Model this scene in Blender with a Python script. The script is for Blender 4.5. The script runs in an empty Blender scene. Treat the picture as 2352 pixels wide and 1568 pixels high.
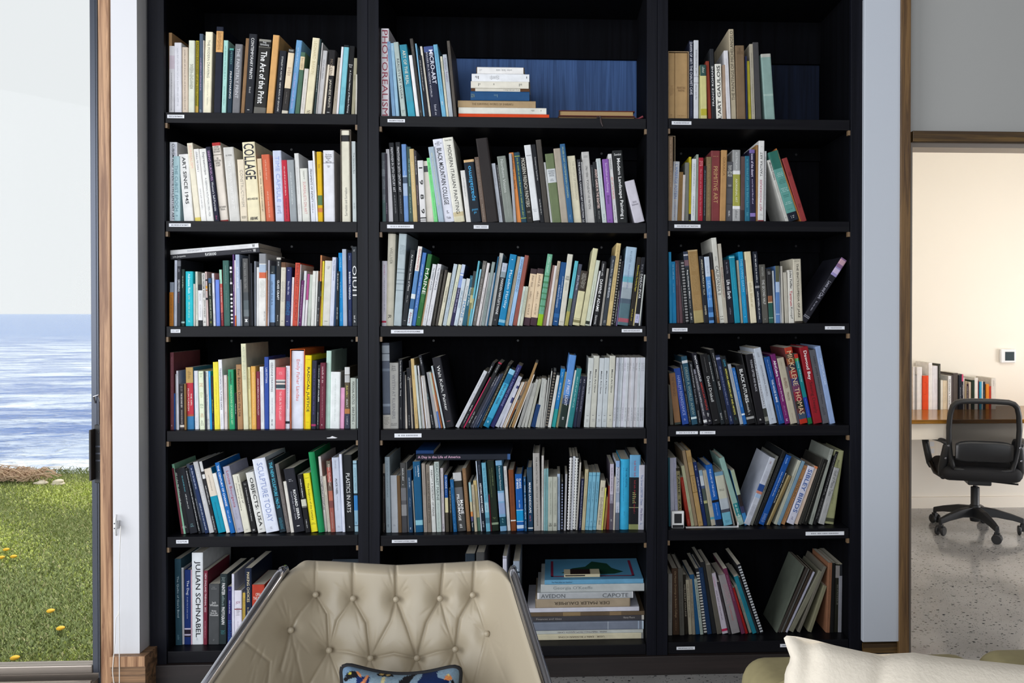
import bpy, bmesh, math, random, re, colorsys
import numpy as np
from mathutils import Vector, Matrix
S = bpy.context.scene
COL = S.collection
R = math.radians
random.seed(7)
rng = np.random.default_rng(7)

# ---------------------------------------------------------------- camera
F, CX, CY, YAW, PIT = 1850.0, 1348.0, 735.0, 0.0433, 0.008
CAM = Vector((0.0, -3.15, 1.42))
RIGHT = Vector((math.cos(YAW), -math.sin(YAW), 0))
FWD = Vector((math.sin(YAW)*math.cos(PIT), math.cos(YAW)*math.cos(PIT), -math.sin(PIT)))
UP = RIGHT.cross(FWD)
cam = bpy.data.cameras.new('camera')
cam.sensor_width = 36.0
cam.lens = F/2352*36.0
cam.shift_x = -(CX-1176)/2352
cam.shift_y = (CY-784)/2352
cam.clip_end = 6000
cam_o = bpy.data.objects.new('camera', cam)
COL.objects.link(cam_o)
cam_o.matrix_world = Matrix((
    (RIGHT.x, UP.x, -FWD.x, CAM.x), (RIGHT.y, UP.y, -FWD.y, CAM.y),
    (RIGHT.z, UP.z, -FWD.z, CAM.z), (0, 0, 0, 1)))
S.camera = cam_o

def ray(px, py):
    return RIGHT*((px-CX)/F) + FWD + UP*((CY-py)/F)
def at(px, py, Y=0.0):          # where the sight line of a measured pixel meets the plane y = Y
    r = ray(px, py)
    return CAM + r*((Y-CAM.y)/r.y)
def atz(px, py, Z=0.0):         # ... and the plane z = Z
    r = ray(px, py)
    return CAM + r*((Z-CAM.z)/r.z)

# ---------------------------------------------------------------- view, world, lights
S.view_settings.view_transform = 'Standard'
S.view_settings.look = 'None'
S.view_settings.exposure = 0.0
S.view_settings.gamma = 1.0
S.view_settings.use_curve_mapping = False
try:
    S.cycles.use_denoising = True
    S.cycles.max_bounces = 8
    S.cycles.caustics_reflective = False
    S.cycles.caustics_refractive = False
    S.cycles.sample_clamp_indirect = 6.0
except Exception:
    pass
W = bpy.data.worlds.new('overcast_sky')
S.world = W
W.use_nodes = True
bg = W.node_tree.nodes['Background']
bg.inputs[0].default_value = (0.965, 0.975, 1.0, 1)
bg.inputs[1].default_value = 0.91

def area(name, loc, target, sx, sy, power, color):
    l = bpy.data.lights.new(name, 'AREA')
    l.shape = 'RECTANGLE'; l.size = sx; l.size_y = sy
    l.energy = power; l.color = color
    o = bpy.data.objects.new(name, l); COL.objects.link(o)
    o.location = loc
    d = Vector(target)-Vector(loc)
    o.rotation_euler = d.to_track_quat('-Z', 'Y').to_euler()
    return o
sun = bpy.data.lights.new('hazy_sun', 'SUN')
sun.energy = 4.2; sun.angle = R(12); sun.color = (1.0, 0.95, 0.86)
sun_o = bpy.data.objects.new('hazy_sun', sun); COL.objects.link(sun_o)
sun_o.rotation_euler = (R(-38), R(14), 0)
# daylight through the tall glazing behind the camera and in the wall to its left
area('back_window_daylight', (-1.6, -6.85, 2.45), (-1.2, 0, 1.2), 4.6, 3.0, 212, (0.90, 0.95, 1.0))
area('side_window_daylight', (-4.6, -3.2, 1.9), (-0.2, 0.0, 1.5), 3.6, 2.6, 168, (0.93, 0.96, 1.0))
area('study_ceiling_light', (3.2, 0.75, 2.6), (2.8, 2.5, 0.5), 1.6, 1.0, 30, (1.0, 0.95, 0.87))
area('study_fill', (5.35, 1.1, 0.7), (2.3, 2.4, 0.3), 1.5, 1.1, 70, (0.97, 0.97, 1.0))  # added fill lamp, brightens the study floor and under the desk
area('right_fill', (5.3, -4.2, 2.0), (-1.0, -.5, 1.4), 2.4, 2.2, 40, (0.95, 0.97, 1.0))  # added fill lamp from the right, lifts the white column's side face

# ---------------------------------------------------------------- colour and material helpers
def lin(h):
    h = h.lstrip('#')
    c = [int(h[i:i+2], 16)/255 for i in (0, 2, 4)]
    return tuple(x/12.92 if x <= 0.04045 else ((x+0.055)/1.055)**2.4 for x in c) + (1.0,)
MATS = {}
def newmat(name):
    m = bpy.data.materials.new(name); m.use_nodes = True
    nt = m.node_tree; b = nt.nodes['Principled BSDF']
    MATS[name] = m
    return m, nt, b
def N(nt, typ, **kw):
    n = nt.nodes.new(typ)
    for k, v in kw.items():
        setattr(n, k, v)
    return n
def plain(name, hexc, rough=0.5, metal=0.0, spec=0.5, noise=0.0, scale=30.0, bump=0.0):
    m, nt, b = newmat(name)
    c = lin(hexc)
    b.inputs['Base Color'].default_value = c
    b.inputs['Roughness'].default_value = rough
    b.inputs['Metallic'].default_value = metal
    b.inputs['Specular IOR Level'].default_value = spec
    if noise or bump:
        tc = N(nt, 'ShaderNodeTexCoord'); nz = N(nt, 'ShaderNodeTexNoise')
        nz.inputs['Scale'].default_value = scale; nz.inputs['Detail'].default_value = 4
        nt.links.new(tc.outputs['Object'], nz.inputs['Vector'])
        if noise:
            mx = N(nt, 'ShaderNodeMix', data_type='RGBA')
            mx.inputs[6].default_value = tuple(max(0, x*(1-noise)) for x in c[:3])+(1,)
            mx.inputs[7].default_value = tuple(min(1, x*(1+noise)) for x in c[:3])+(1,)
            nt.links.new(nz.outputs['Fac'], mx.inputs[0]); nt.links.new(mx.outputs[2], b.inputs['Base Color'])
        if bump:
            bp = N(nt, 'ShaderNodeBump'); bp.inputs['Strength'].default_value = bump
            bp.inputs['Distance'].default_value = 0.002
            nt.links.new(nz.outputs['Fac'], bp.inputs['Height']); nt.links.new(bp.outputs['Normal'], b.inputs['Normal'])
    return m
def wood(name, c1, c2, axis, rough=0.45, scale=1.0, spec=0.5, pores=0.0, bump=0.15):
    """grain streaks run along AXIS ('x', 'y' or 'z')"""
    m, nt, b = newmat(name)
    tc = N(nt, 'ShaderNodeTexCoord'); mp = N(nt, 'ShaderNodeMapping')
    sc = {'x': (1.2, 34, 34), 'y': (34, 1.2, 34), 'z': (34, 34, 1.2)}[axis]
    mp.inputs['Scale'].default_value = tuple(s*scale for s in sc)
    nt.links.new(tc.outputs['Object'], mp.inputs['Vector'])
    nz = N(nt, 'ShaderNodeTexNoise'); nz.inputs['Scale'].default_value = 1.0
    nz.inputs['Detail'].default_value = 6; nz.inputs['Roughness'].default_value = 0.65
    nz.inputs['Distortion'].default_value = 0.6
    nt.links.new(mp.outputs['Vector'], nz.inputs['Vector'])
    cr = N(nt, 'ShaderNodeValToRGB')
    cr.color_ramp.elements[0].position = 0.40; cr.color_ramp.elements[0].color = lin(c1)
    cr.color_ramp.elements[1].position = 0.60; cr.color_ramp.elements[1].color = lin(c2)
    nt.links.new(nz.outputs['Fac'], cr.inputs['Fac'])
    nt.links.new(cr.outputs['Color'], b.inputs['Base Color'])
    bp = N(nt, 'ShaderNodeBump'); bp.inputs['Strength'].default_value = bump; bp.inputs['Distance'].default_value = 0.002
    nt.links.new(nz.outputs['Fac'], bp.inputs['Height']); nt.links.new(bp.outputs['Normal'], b.inputs['Normal'])
    b.inputs['Roughness'].default_value = rough; b.inputs['Specular IOR Level'].default_value = spec
    return m
def attr_mat(name, rough, spec, vary=0.12, scale=26.0, coat=0.0):
    m, nt, b = newmat(name)
    a = N(nt, 'ShaderNodeVertexColor', layer_name='Col')
    tc = N(nt, 'ShaderNodeTexCoord'); nz = N(nt, 'ShaderNodeTexNoise')
    nz.inputs['Scale'].default_value = scale; nz.inputs['Detail'].default_value = 5
    nt.links.new(tc.outputs['Object'], nz.inputs['Vector'])
    mr = N(nt, 'ShaderNodeMapRange'); mr.inputs[1].default_value = 0.3; mr.inputs[2].default_value = 0.7
    mr.inputs[3].default_value = 1-vary; mr.inputs[4].default_value = 1+vary*0.5
    nt.links.new(nz.outputs['Fac'], mr.inputs[0])
    mx = N(nt, 'ShaderNodeMix', data_type='RGBA', blend_type='MULTIPLY'); mx.inputs[0].default_value = 1.0
    nt.links.new(a.outputs['Color'], mx.inputs[6]); nt.links.new(mr.outputs[0], mx.inputs[7])
    nt.links.new(mx.outputs[2], b.inputs['Base Color'])
    b.inputs['Roughness'].default_value = rough; b.inputs['Specular IOR Level'].default_value = spec
    b.inputs['Coat Weight'].default_value = coat; b.inputs['Coat Roughness'].default_value = 0.2
    return m
attr_mat('book_cover', 0.45, 0.12)
attr_mat('print', 0.5, 0.3, 0.0)
m, nt, b = newmat('page_block')
tc = N(nt, 'ShaderNodeTexCoord'); mp = N(nt, 'ShaderNodeMapping'); mp.inputs['Scale'].default_value = (900, 6, 6)
nz = N(nt, 'ShaderNodeTexNoise'); nz.inputs['Scale'].default_value = 1.0
nt.links.new(tc.outputs['Object'], mp.inputs[0]); nt.links.new(mp.outputs[0], nz.inputs['Vector'])
cr = N(nt, 'ShaderNodeValToRGB'); cr.color_ramp.elements[0].color = lin('a59b87'); cr.color_ramp.elements[1].color = lin('ece6d8')
nt.links.new(nz.outputs['Fac'], cr.inputs[0]); nt.links.new(cr.outputs[0], b.inputs['Base Color']); b.inputs['Roughness'].default_value = 0.8

wood('espresso_upright', '0c0d14', '15161e', 'z', 0.42, 1.0, 0.13)
wood('espresso_shelf', '0c0c12', '141418', 'x', 0.42, 1.0, 0.13)
wood('espresso_plinth', '1b1514', '2a2120', 'x', 0.5, 0.8)
wood('espresso_shaded', '030306', '07080d', 'z', 0.8, 1.0, 0.08)  # near-black: the shade inside the bays is put into this colour
wood('navy_skylit_board', '0b111f', '131c30', 'z', 0.7, 1.0, 0.15)  # fainter skylight on the right bay's board, painted as navy
wood('blue_skylit_board', '2b4876', '416298', 'z', 0.6, 1.2, 0.3)  # skylight on the middle bay's back board, painted into its colour
wood('oak_trim', '7c563c', 'bd9470', 'z', 0.5, 1.6)
wood('dark_oak_upright', '4a3420', '7a5c38', 'z', 0.5, 1.6)
wood('dark_oak_rail', '3c2a14', '6a5028', 'x', 0.5, 1.6)
wood('old_oak_base', '5a4432', 'a07a58', 'x', 0.6, 1.3)
wood('desk_wood', '7a521c', 'a8762c', 'x', 0.18, 0.7)
plain('white_paint', 'd6d6da', 0.55)
plain('white_panel', 'c6ccd6', 0.5)
plain('grey_wall', 'a8a8a6', 0.7)
plain('cream_wall', 'f0e8da', 0.7)
plain('cream_paint', 'f2e8d8', 0.5)
plain('panelled_wall', '807d7a', 0.6, noise=.15, scale=3)
plain('ceiling_paint', 'e8e8e8', 0.8)
plain('dark_aluminium', '4a4e58', 0.35, 0.6)
plain('bare_aluminium', '8f867e', 0.38, 0.7)
plain('black_plastic', '1c1d20', 0.45)
plain('black_fabric', '17171a', 0.85, noise=0.2, scale=300)
plain('white_plastic', 'e9e9e9', 0.35)
plain('screen_dark', '2f3c40', 0.2)
plain('grey_screen', '2b2c30', 0.3)
plain('chrome', 'b4b4ba', 0.1, 1.0)
plain('label_paper', 'e3e5ec', 0.6)
plain('brass_pin', '7a6248', 0.5, noise=0.2)
plain('white_cord', 'efece6', 0.6)
plain('ink', '3a3c44', 0.6)
plain('plug', '1c1c20', 0.4)
plain('linen', 'ded4c4', 0.9, noise=0.06, scale=160, bump=0.5)
plain('khaki_velvet', '9a8f68', 0.8, noise=0.15, scale=60)
plain('black_piping', '141418', 0.8)
plain('driftwood', 'b89c84', 0.9, noise=0.35, scale=4)
plain('shore_stone', 'cfc2ae', 0.85, noise=0.15, scale=20)
plain('soil_bank', '6a6a3c', 0.9, noise=0.4, scale=6)
plain('dandelion', 'e8b020', 0.7)

# thin door glass: mostly clear, with the mirror-like share a pane has
m, nt, b = newmat('window_glass')
nt.nodes.remove(b)
tr = N(nt, 'ShaderNodeBsdfTransparent'); tr.inputs[0].default_value = (0.97, 0.985, 0.98, 1)
gl = N(nt, 'ShaderNodeBsdfGlossy'); gl.inputs['Roughness'].default_value = 0.02
fr = N(nt, 'ShaderNodeFresnel'); fr.inputs[0].default_value = 1.12
mx = N(nt, 'ShaderNodeMixShader')
nt.links.new(fr.outputs[0], mx.inputs[0]); nt.links.new(tr.outputs[0], mx.inputs[1]); nt.links.new(gl.outputs[0], mx.inputs[2])
nt.links.new(mx.outputs[0], nt.nodes['Material Output'].inputs[0])

# polished concrete with dark and pale aggregate
m, nt, b = newmat('polished_concrete')
tc = N(nt, 'ShaderNodeTexCoord')
base = N(nt, 'ShaderNodeTexNoise'); base.inputs['Scale'].default_value = 1.6; base.inputs['Detail'].default_value = 5
nt.links.new(tc.outputs['Object'], base.inputs['Vector'])
cb = N(nt, 'ShaderNodeValToRGB'); cb.color_ramp.elements[0].position = 0.35; cb.color_ramp.elements[1].position = 0.68
cb.color_ramp.elements[0].color = lin('8c8a88'); cb.color_ramp.elements[1].color = lin('b4b2b0')
nt.links.new(base.outputs['Fac'], cb.inputs[0])
prev = cb.outputs[0]
for sc, thr, colr, off in ((62, 0.20, '1d2126', 0), (130, 0.18, '34383c', 3.1), (120, 0.10, 'ccccc6', 7.7)):
    mp = N(nt, 'ShaderNodeMapping'); mp.inputs['Location'].default_value = (off, off*0.7, 0); mp.inputs['Rotation'].default_value = (0, 0, off)
    mp.inputs['Scale'].default_value = (0.75, 1.25, 1)
    vo = N(nt, 'ShaderNodeTexVoronoi'); vo.inputs['Scale'].default_value = sc; vo.inputs['Randomness'].default_value = 1.0
    nt.links.new(tc.outputs['Object'], mp.inputs[0]); nt.links.new(mp.outputs[0], vo.inputs['Vector'])
    sep = N(nt, 'ShaderNodeSeparateColor'); nt.links.new(vo.outputs['Color'], sep.inputs[0])
    lim = N(nt, 'ShaderNodeMath', operation='MULTIPLY'); lim.inputs[1].default_value = thr*1.9
    nt.links.new(sep.outputs[0], lim.inputs[0])
    lt = N(nt, 'ShaderNodeMath', operation='LESS_THAN'); nt.links.new(vo.outputs['Distance'], lt.inputs[0]); nt.links.new(lim.outputs[0], lt.inputs[1])
    gt = N(nt, 'ShaderNodeMath', operation='GREATER_THAN'); nt.links.new(sep.outputs[1], gt.inputs[0]); gt.inputs[1].default_value = 0.45
    mu = N(nt, 'ShaderNodeMath', operation='MULTIPLY'); nt.links.new(lt.outputs[0], mu.inputs[0]); nt.links.new(gt.outputs[0], mu.inputs[1])
    mix = N(nt, 'ShaderNodeMix', data_type='RGBA'); nt.links.new(mu.outputs[0], mix.inputs[0])
    nt.links.new(prev, mix.inputs[6]); mix.inputs[7].default_value = lin(colr); prev = mix.outputs[2]
nt.links.new(prev, b.inputs['Base Color'])
b.inputs['Roughness'].default_value = 0.1; b.inputs['Specular IOR Level'].default_value = 0.6

# sea
m, nt, b = newmat('sea_water')
tc = N(nt, 'ShaderNodeTexCoord')
def seanoise(sx, sy, det, dist=0.4):
    mp = N(nt, 'ShaderNodeMapping'); mp.inputs['Scale'].default_value = (sx, sy, 1)
    nz = N(nt, 'ShaderNodeTexNoise'); nz.inputs['Scale'].default_value = 1.0; nz.inputs['Detail'].default_value = det; nz.inputs['Distortion'].default_value = dist
    nt.links.new(tc.outputs['Object'], mp.inputs[0]); nt.links.new(mp.outputs[0], nz.inputs['Vector'])
    return nz
big = seanoise(0.22, 0.5, 4, 1.0); small = seanoise(2.2, 4.2, 5, 1.0)
ad = N(nt, 'ShaderNodeMath', operation='MULTIPLY_ADD'); ad.inputs[1].default_value = 0.45
nt.links.new(small.outputs['Fac'], ad.inputs[0]); nt.links.new(big.outputs['Fac'], ad.inputs[2])
cr = N(nt, 'ShaderNodeValToRGB'); e = cr.color_ramp.elements
e[0].position = 0.60; e[0].color = lin('446cb0'); e[1].position = 0.94; e[1].color = lin('e2edf8')
nt.links.new(ad.outputs[0], cr.inputs[0])
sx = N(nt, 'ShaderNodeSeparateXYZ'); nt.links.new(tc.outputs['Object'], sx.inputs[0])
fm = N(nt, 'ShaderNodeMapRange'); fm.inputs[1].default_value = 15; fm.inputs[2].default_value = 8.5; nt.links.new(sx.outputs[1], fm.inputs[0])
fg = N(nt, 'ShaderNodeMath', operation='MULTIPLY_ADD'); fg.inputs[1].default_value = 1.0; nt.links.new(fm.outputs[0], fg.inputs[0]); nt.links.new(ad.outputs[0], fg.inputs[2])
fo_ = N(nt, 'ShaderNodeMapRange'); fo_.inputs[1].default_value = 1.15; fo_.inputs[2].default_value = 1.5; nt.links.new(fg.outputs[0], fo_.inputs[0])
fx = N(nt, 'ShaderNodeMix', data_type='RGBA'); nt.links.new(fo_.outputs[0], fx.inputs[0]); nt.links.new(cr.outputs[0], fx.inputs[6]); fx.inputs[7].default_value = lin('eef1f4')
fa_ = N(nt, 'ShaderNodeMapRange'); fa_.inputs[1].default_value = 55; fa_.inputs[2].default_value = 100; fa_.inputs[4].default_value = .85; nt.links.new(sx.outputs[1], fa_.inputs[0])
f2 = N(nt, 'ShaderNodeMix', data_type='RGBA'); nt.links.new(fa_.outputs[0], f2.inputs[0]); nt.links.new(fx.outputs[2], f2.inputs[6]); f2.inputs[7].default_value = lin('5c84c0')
nt.links.new(f2.outputs[2], b.inputs['Base Color'])
bp = N(nt, 'ShaderNodeBump'); bp.inputs['Strength'].default_value = 1.0; bp.inputs['Distance'].default_value = 0.35
nt.links.new(ad.outputs[0], bp.inputs['Height']); nt.links.new(bp.outputs[0], b.inputs['Normal'])
b.inputs['Roughness'].default_value = 0.15; b.inputs['Specular IOR Level'].default_value = 0.15

# grass and leather
m, nt, b = newmat('grass_blade')
a = N(nt, 'ShaderNodeVertexColor', layer_name='Col'); nt.links.new(a.outputs[0], b.inputs['Base Color']); b.inputs['Roughness'].default_value = 0.6
b.inputs['Subsurface Weight'].default_value = 0.0
plain('lawn_ground', '7d8450', 0.9, noise=0.35, scale=9)
m, nt, b = newmat('ivory_leather')
tc = N(nt, 'ShaderNodeTexCoord'); nz = N(nt, 'ShaderNodeTexNoise'); nz.inputs['Scale'].default_value = 260; nz.inputs['Detail'].default_value = 4
nt.links.new(tc.outputs['Object'], nz.inputs['Vector'])
bp = N(nt, 'ShaderNodeBump'); bp.inputs['Strength'].default_value = 0.12; bp.inputs['Distance'].default_value = 0.001
nt.links.new(nz.outputs['Fac'], bp.inputs['Height']); nt.links.new(bp.outputs[0], b.inputs['Normal'])
b.inputs['Base Color'].default_value = lin('ab9f8a'); b.inputs['Roughness'].default_value = 0.42; b.inputs['Specular IOR Level'].default_value = 0.45
b.inputs['Sheen Weight'].default_value = 0.05
attr_mat('needlepoint', 0.9, 0.2, 0.18, 220)
m, nt, b = newmat('chair_mesh_fabric')
nt.nodes.remove(b)
tr = N(nt, 'ShaderNodeBsdfTransparent'); df = N(nt, 'ShaderNodeBsdfDiffuse'); df.inputs[0].default_value = lin('1c1c1e')
mx = N(nt, 'ShaderNodeMixShader'); mx.inputs[0].default_value = 0.19; nt.links.new(df.outputs[0], mx.inputs[1]); nt.links.new(tr.outputs[0], mx.inputs[2])
nt.links.new(mx.outputs[0], nt.nodes['Material Output'].inputs[0])

# ---------------------------------------------------------------- mesh helpers
class MB:
    """collects vertices, faces and a colour per face; build() links them as one mesh object"""
    def __init__(self): self.v, self.f, self.c, self.mi = [], [], [], []
    def add(self, vs, fs, col=None, mi=0):
        o = len(self.v); self.v += [tuple(p) for p in vs]
        for f in fs:
            self.f.append(tuple(i+o for i in f)); self.c.append(col); self.mi.append(mi)
    def box(self, a, b, col=None, M=None, mi=0):
        x0, y0, z0 = a; x1, y1, z1 = b
        vs = [(x0,y0,z0),(x1,y0,z0),(x1,y1,z0),(x0,y1,z0),(x0,y0,z1),(x1,y0,z1),(x1,y1,z1),(x0,y1,z1)]
        if M is not None: vs = [M @ Vector(p) for p in vs]
        self.add(vs, [(0,3,2,1),(4,5,6,7),(0,1,5,4),(1,2,6,5),(2,3,7,6),(3,0,4,7)], col, mi)
        return self
    def tube(self, pts, r, n=10, col=None, cap=True, squash=None, mi=0):
        pts = [Vector(p) for p in pts]; rings = []; k = len(pts)
        rr = r if isinstance(r, (list, tuple)) else [r]*k
        nrm = None; vs = []
        for i, p in enumerate(pts):
            t = (pts[min(i+1, k-1)]-pts[max(i-1, 0)]).normalized()
            if nrm is None:
                ref = Vector((0, 0, 1)) if abs(t.z) < 0.9 else Vector((0, 1, 0))
                nrm = (ref - t*ref.dot(t)).normalized()
            else:
                nrm = (nrm - t*nrm.dot(t)).normalized()
            bi = t.cross(nrm)
            a1, a2 = (1, 1) if squash is None else squash
            for j in range(n):
                an = 2*math.pi*j/n
                vs.append(p + nrm*(rr[i]*a1*math.cos(an)) + bi*(rr[i]*a2*math.sin(an)))
        fs = []
        for i in range(k-1):
            for j in range(n):
                a, b2 = i*n+j, i*n+(j+1) % n
                fs.append((a, b2, b2+n, a+n))
        if cap:
            fs.append(tuple(range(n-1, -1, -1))); fs.append(tuple((k-1)*n+j for j in range(n)))
        self.add(vs, fs, col, mi); return self
    def lathe(self, prof, n=20, M=None, col=None, mi=0):
        vs, fs = [], []
        for (r, z) in prof:
            for j in range(n):
                a = 2*math.pi*j/n; vs.append(Vector((r*math.cos(a), r*math.sin(a), z)))
        if M is not None: vs = [M @ p for p in vs]
        for i in range(len(prof)-1):
            for j in range(n):
                a, b2 = i*n+j, i*n+(j+1) % n
                fs.append((a, b2, b2+n, a+n))
        fs.append(tuple(range(n-1, -1, -1))); fs.append(tuple((len(prof)-1)*n+j for j in range(n)))
        self.add(vs, fs, col, mi); return self
    def mesh(self, name, mats, smooth=False):
        me = bpy.data.meshes.new(name)
        me.from_pydata(self.v, [], self.f)
        for mt in (mats if isinstance(mats, (list, tuple)) else [mats]):
            me.materials.append(MATS[mt] if isinstance(mt, str) else mt)
        if any(self.mi): me.polygons.foreach_set('material_index', self.mi)
        if any(c is not None for c in self.c):
            ca = me.color_attributes.new('Col', 'FLOAT_COLOR', 'CORNER')
            n = np.array([len(f) for f in self.f])
            cc = np.array([c if c is not None else (1, 1, 1, 1) for c in self.c], dtype=np.float32)
            ca.data.foreach_set('color', np.repeat(cc, n, axis=0).ravel())
        if smooth: me.polygons.foreach_set('use_smooth', [True]*len(me.polygons))
        me.update(); return me
    def build(self, name, mats, parent=None, smooth=False, loc=None, bevel=0.0):
        o = bpy.data.objects.new(name, self.mesh(name, mats, smooth)); COL.objects.link(o)
        if parent is not None: o.parent = parent
        if loc is not None: o.location = loc
        if bevel:
            bv = o.modifiers.new('bevel', 'BEVEL'); bv.width = bevel; bv.segments = 2; bv.limit_method = 'ANGLE'
        return o
def tag(o, label=None, cat=None, group=None, kind=None):
    if label: o['label'] = label
    if cat: o['category'] = cat
    if group: o['group'] = group
    if kind: o['kind'] = kind
    return o
def empty(name, loc=(0, 0, 0), rz=0.0):
    o = bpy.data.objects.new(name, None); COL.objects.link(o); o.location = loc; o.rotation_euler = (0, 0, rz)
    o.empty_display_size = 0.1
    return o
def struct(name, mb, mat, smooth=False, bevel=0.0):
    return tag(mb.build(name, mat, smooth=smooth, bevel=bevel), kind='structure')

# text outlines are turned into meshes once, while the scene is still small
TXT = {}
_tc = bpy.data.curves.new('lettering', 'FONT'); _tc.align_x = 'CENTER'; _tc.align_y = 'CENTER'
_tc.resolution_u = 2
_to = bpy.data.objects.new('lettering', _tc); COL.objects.link(_to)
def textmesh(s, bold=False):
    """(vertices centred in x and y, faces, width, height)"""
    k = (s, bold)
    if k not in TXT:
        _tc.body = s; _tc.offset = 0.012 if bold else 0.0; _tc.space_line = 0.85
        dg = bpy.context.evaluated_depsgraph_get(); dg.update()
        me = bpy.data.meshes.new_from_object(_to.evaluated_get(dg))
        n = len(me.vertices); co = np.zeros(n*3); me.vertices.foreach_get('co', co); co = co.reshape(-1, 3)[:, :2]
        fs = [tuple(p.vertices) for p in me.polygons]
        bpy.data.meshes.remove(me)
        if n == 0:
            TXT[k] = (np.zeros((0, 2)), [], 1, 1)
        else:
            lo, hi = co.min(0), co.max(0); co = co-(lo+hi)/2
            TXT[k] = (co, fs, hi[0]-lo[0], hi[1]-lo[1])
    return TXT[k]

# ================================================================= SETTING
BD = 0.39                                   # depth of the bookcase
zt = lambda y, x=1176, Y=0.0: at(x, y, Y).z
xt = lambda x, y=800, Y=0.0: at(x, y, Y).x
CEIL = 4.4
MBX = lambda a, b: MB().box(a, b)
X_COL0, X_COL1 = xt(258, 900, -.065), xt(318, 900, -.065)
X_B0, X_B1 = xt(341), xt(1982)              # outer sides of the bookcase
SOFF = zt(1, 2020); CTOP = SOFF+.07
struct('floor', MB().box((-5.5, -7.2, -0.1), (5.6, .11, 0)).box((1.4, .11, -.1), (5.6, 2.72, 0)), 'polished_concrete')
struct('ceiling', MBX((-5.6, -7.2, CEIL), (5.6, 0.5, CEIL+.1)), 'panelled_wall')
struct('wall_left', MB().box((-5.6, -7.2, 0), (-5.5, -5.6, CEIL)).box((-5.6, -0.9, 0), (-5.5, 0, CEIL)).box((-5.6, -5.6, 3.4), (-5.5, -.9, CEIL)), 'panelled_wall')
struct('wall_right', MBX((5.5, -7.2, 0), (5.6, 0.0, CEIL)), 'panelled_wall')
struct('wall_back', MB().box((-5.5, -7.2, 0), (-4.4, -7.1, CEIL)).box((1.4, -7.2, 0), (5.5, -7.1, CEIL)).box((-4.4, -7.2, 4.0), (1.4, -7.1, CEIL)), 'panelled_wall')
struct('wall_front_left', MBX((X_COL0-4, 0.0, 3.3), (X_B0, 0.15, CEIL)), 'white_paint')
struct('trim_1', MBX((X_COL0, -.065, zt(1505, 290, -.065)), (X_COL1, 0.15, 3.3)), 'white_paint')
struct('wall_front', MB().box((X_B0, 0.41, 0), (xt(2068), 0.5, CEIL)).box((X_B0, -0.02, CTOP), (X_B1, 0.41, CEIL)).box((X_B1, -0.02, SOFF), (xt(2068), 0.41, CEIL)), 'white_paint')
struct('wall_front_right', MBX((xt(2092), 0.03, zt(303, 2200)), (5.5, 0.14, CEIL)), 'grey_wall')
# oak base under the white column
zb = zt(1507, 290, -.09)
bb = MBX((xt(254, 1540, -.09), -.09, 0), (xt(334, 1540, -.09), 0.15, zb))
o = struct('baseboard_left', bb, 'old_oak_base', bevel=.002)
MBX((xt(254, 1540, -.09), -.098, zt(1529, 290, -.09)), (xt(334.5, 1540, -.09), -.088, zb+.002)).build('cap_strip', 'oak_trim', o)
struct('trim_2', MBX((xt(228.5, 900, -.05), -.05, 0), (xt(254, 900, -.05), 0.12, 3.3)), 'oak_trim', bevel=.003)
# narrow white panel, its oak foot, the dark oak upright and rail of the doorway
struct('trim_3', MBX((xt(1983.5, 800, -.02), -.02, zt(1474, 2020, -.02)), (xt(2067.5, 800, -.02), .4, SOFF)), 'white_panel', bevel=.003)
struct('trim_4', MB().box((xt(1982), -.012, zt(1496, 2020)), (xt(2068), .4, zt(1475, 2020))), 'dark_oak_rail')
struct('trim_5', MB().box((xt(1982), .02, 0), (xt(2068), .4, zt(1496, 2020))), 'espresso_plinth')
struct('trim_6', MBX((xt(2068, 800, -.03), -.03, 0), (xt(2090.5, 800, -.03), .15, CEIL)), 'dark_oak_upright', bevel=.002)
struct('trim_7', MBX((xt(2090.5), -.02, zt(328, 2200)), (5.5, .14, zt(303.5, 2200))), 'dark_oak_rail', bevel=.002)
struct('trim_8', MB().box((xt(2090.5), 0.0, 0), (xt(2094.5), .10, zt(328, 2200))).box((xt(2094.5), 0.0, zt(339, 2200)), (5.5, .10, zt(328, 2200))), 'bare_aluminium')
# the study behind the doorway
struct('wall_study', MBX((1.4, 2.62, 0), (5.6, 2.72, 2.75)), 'cream_wall')
struct('wall_study_left', MBX((1.4, .5, 0), (1.5, 2.62, 2.75)), 'cream_wall')
struct('wall_study_right', MBX((5.5, .14, 0), (5.6, 2.62, 2.75)), 'cream_wall')
struct('ceiling_study', MBX((1.4, .14, 2.72), (5.6, 2.62, 2.8)), 'ceiling_paint')
struct('baseboard_study', MBX((1.5, 2.604, 0), (5.5, 2.62, zt(1141, 2200, 2.6))), 'cream_paint')

# sliding glass door on the left with its track and pull
dx0, dx1, dj0, dj1 = xt(210.5, 735, .02), xt(223.5, 735, .02), xt(226, 735, .02), xt(229, 735, .02)
XL = X_COL0-4
door = empty('door_1', (0, 0, 0)); tag(door, kind='structure')
zr0, zr1 = zt(1546, 100, .02), zt(1527, 100, .02)
MBX((dx0, .015, zr0), (dx1, .055, 3.3)).build('stile', 'dark_aluminium', door, bevel=.002)
MBX((dx1, .02, zr0), (dj0, .05, zt(905, 225, .02))).build('stile_lip', 'dark_aluminium', door)
MBX((dj0, .01, 0.0), (dj1, .06, 3.3)).build('jamb', 'dark_aluminium', door)
MBX((XL, .01, zr0), (dx0+.001, .06, zr1)).build('bottom_rail', 'bare_aluminium', door, bevel=.004)
MBX((XL, .034, zr1), (dx0, .038, 3.28)).build('pane', 'window_glass', door)
tk = MB().box((XL, -.07, 0), (dj0, .1, .022)).box((XL, -.045, .022), (dj0, -.035, .034)).box((XL, .045, .022), (dj0, .055, zr0))
tk.build('track', 'bare_aluminium', door)
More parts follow.
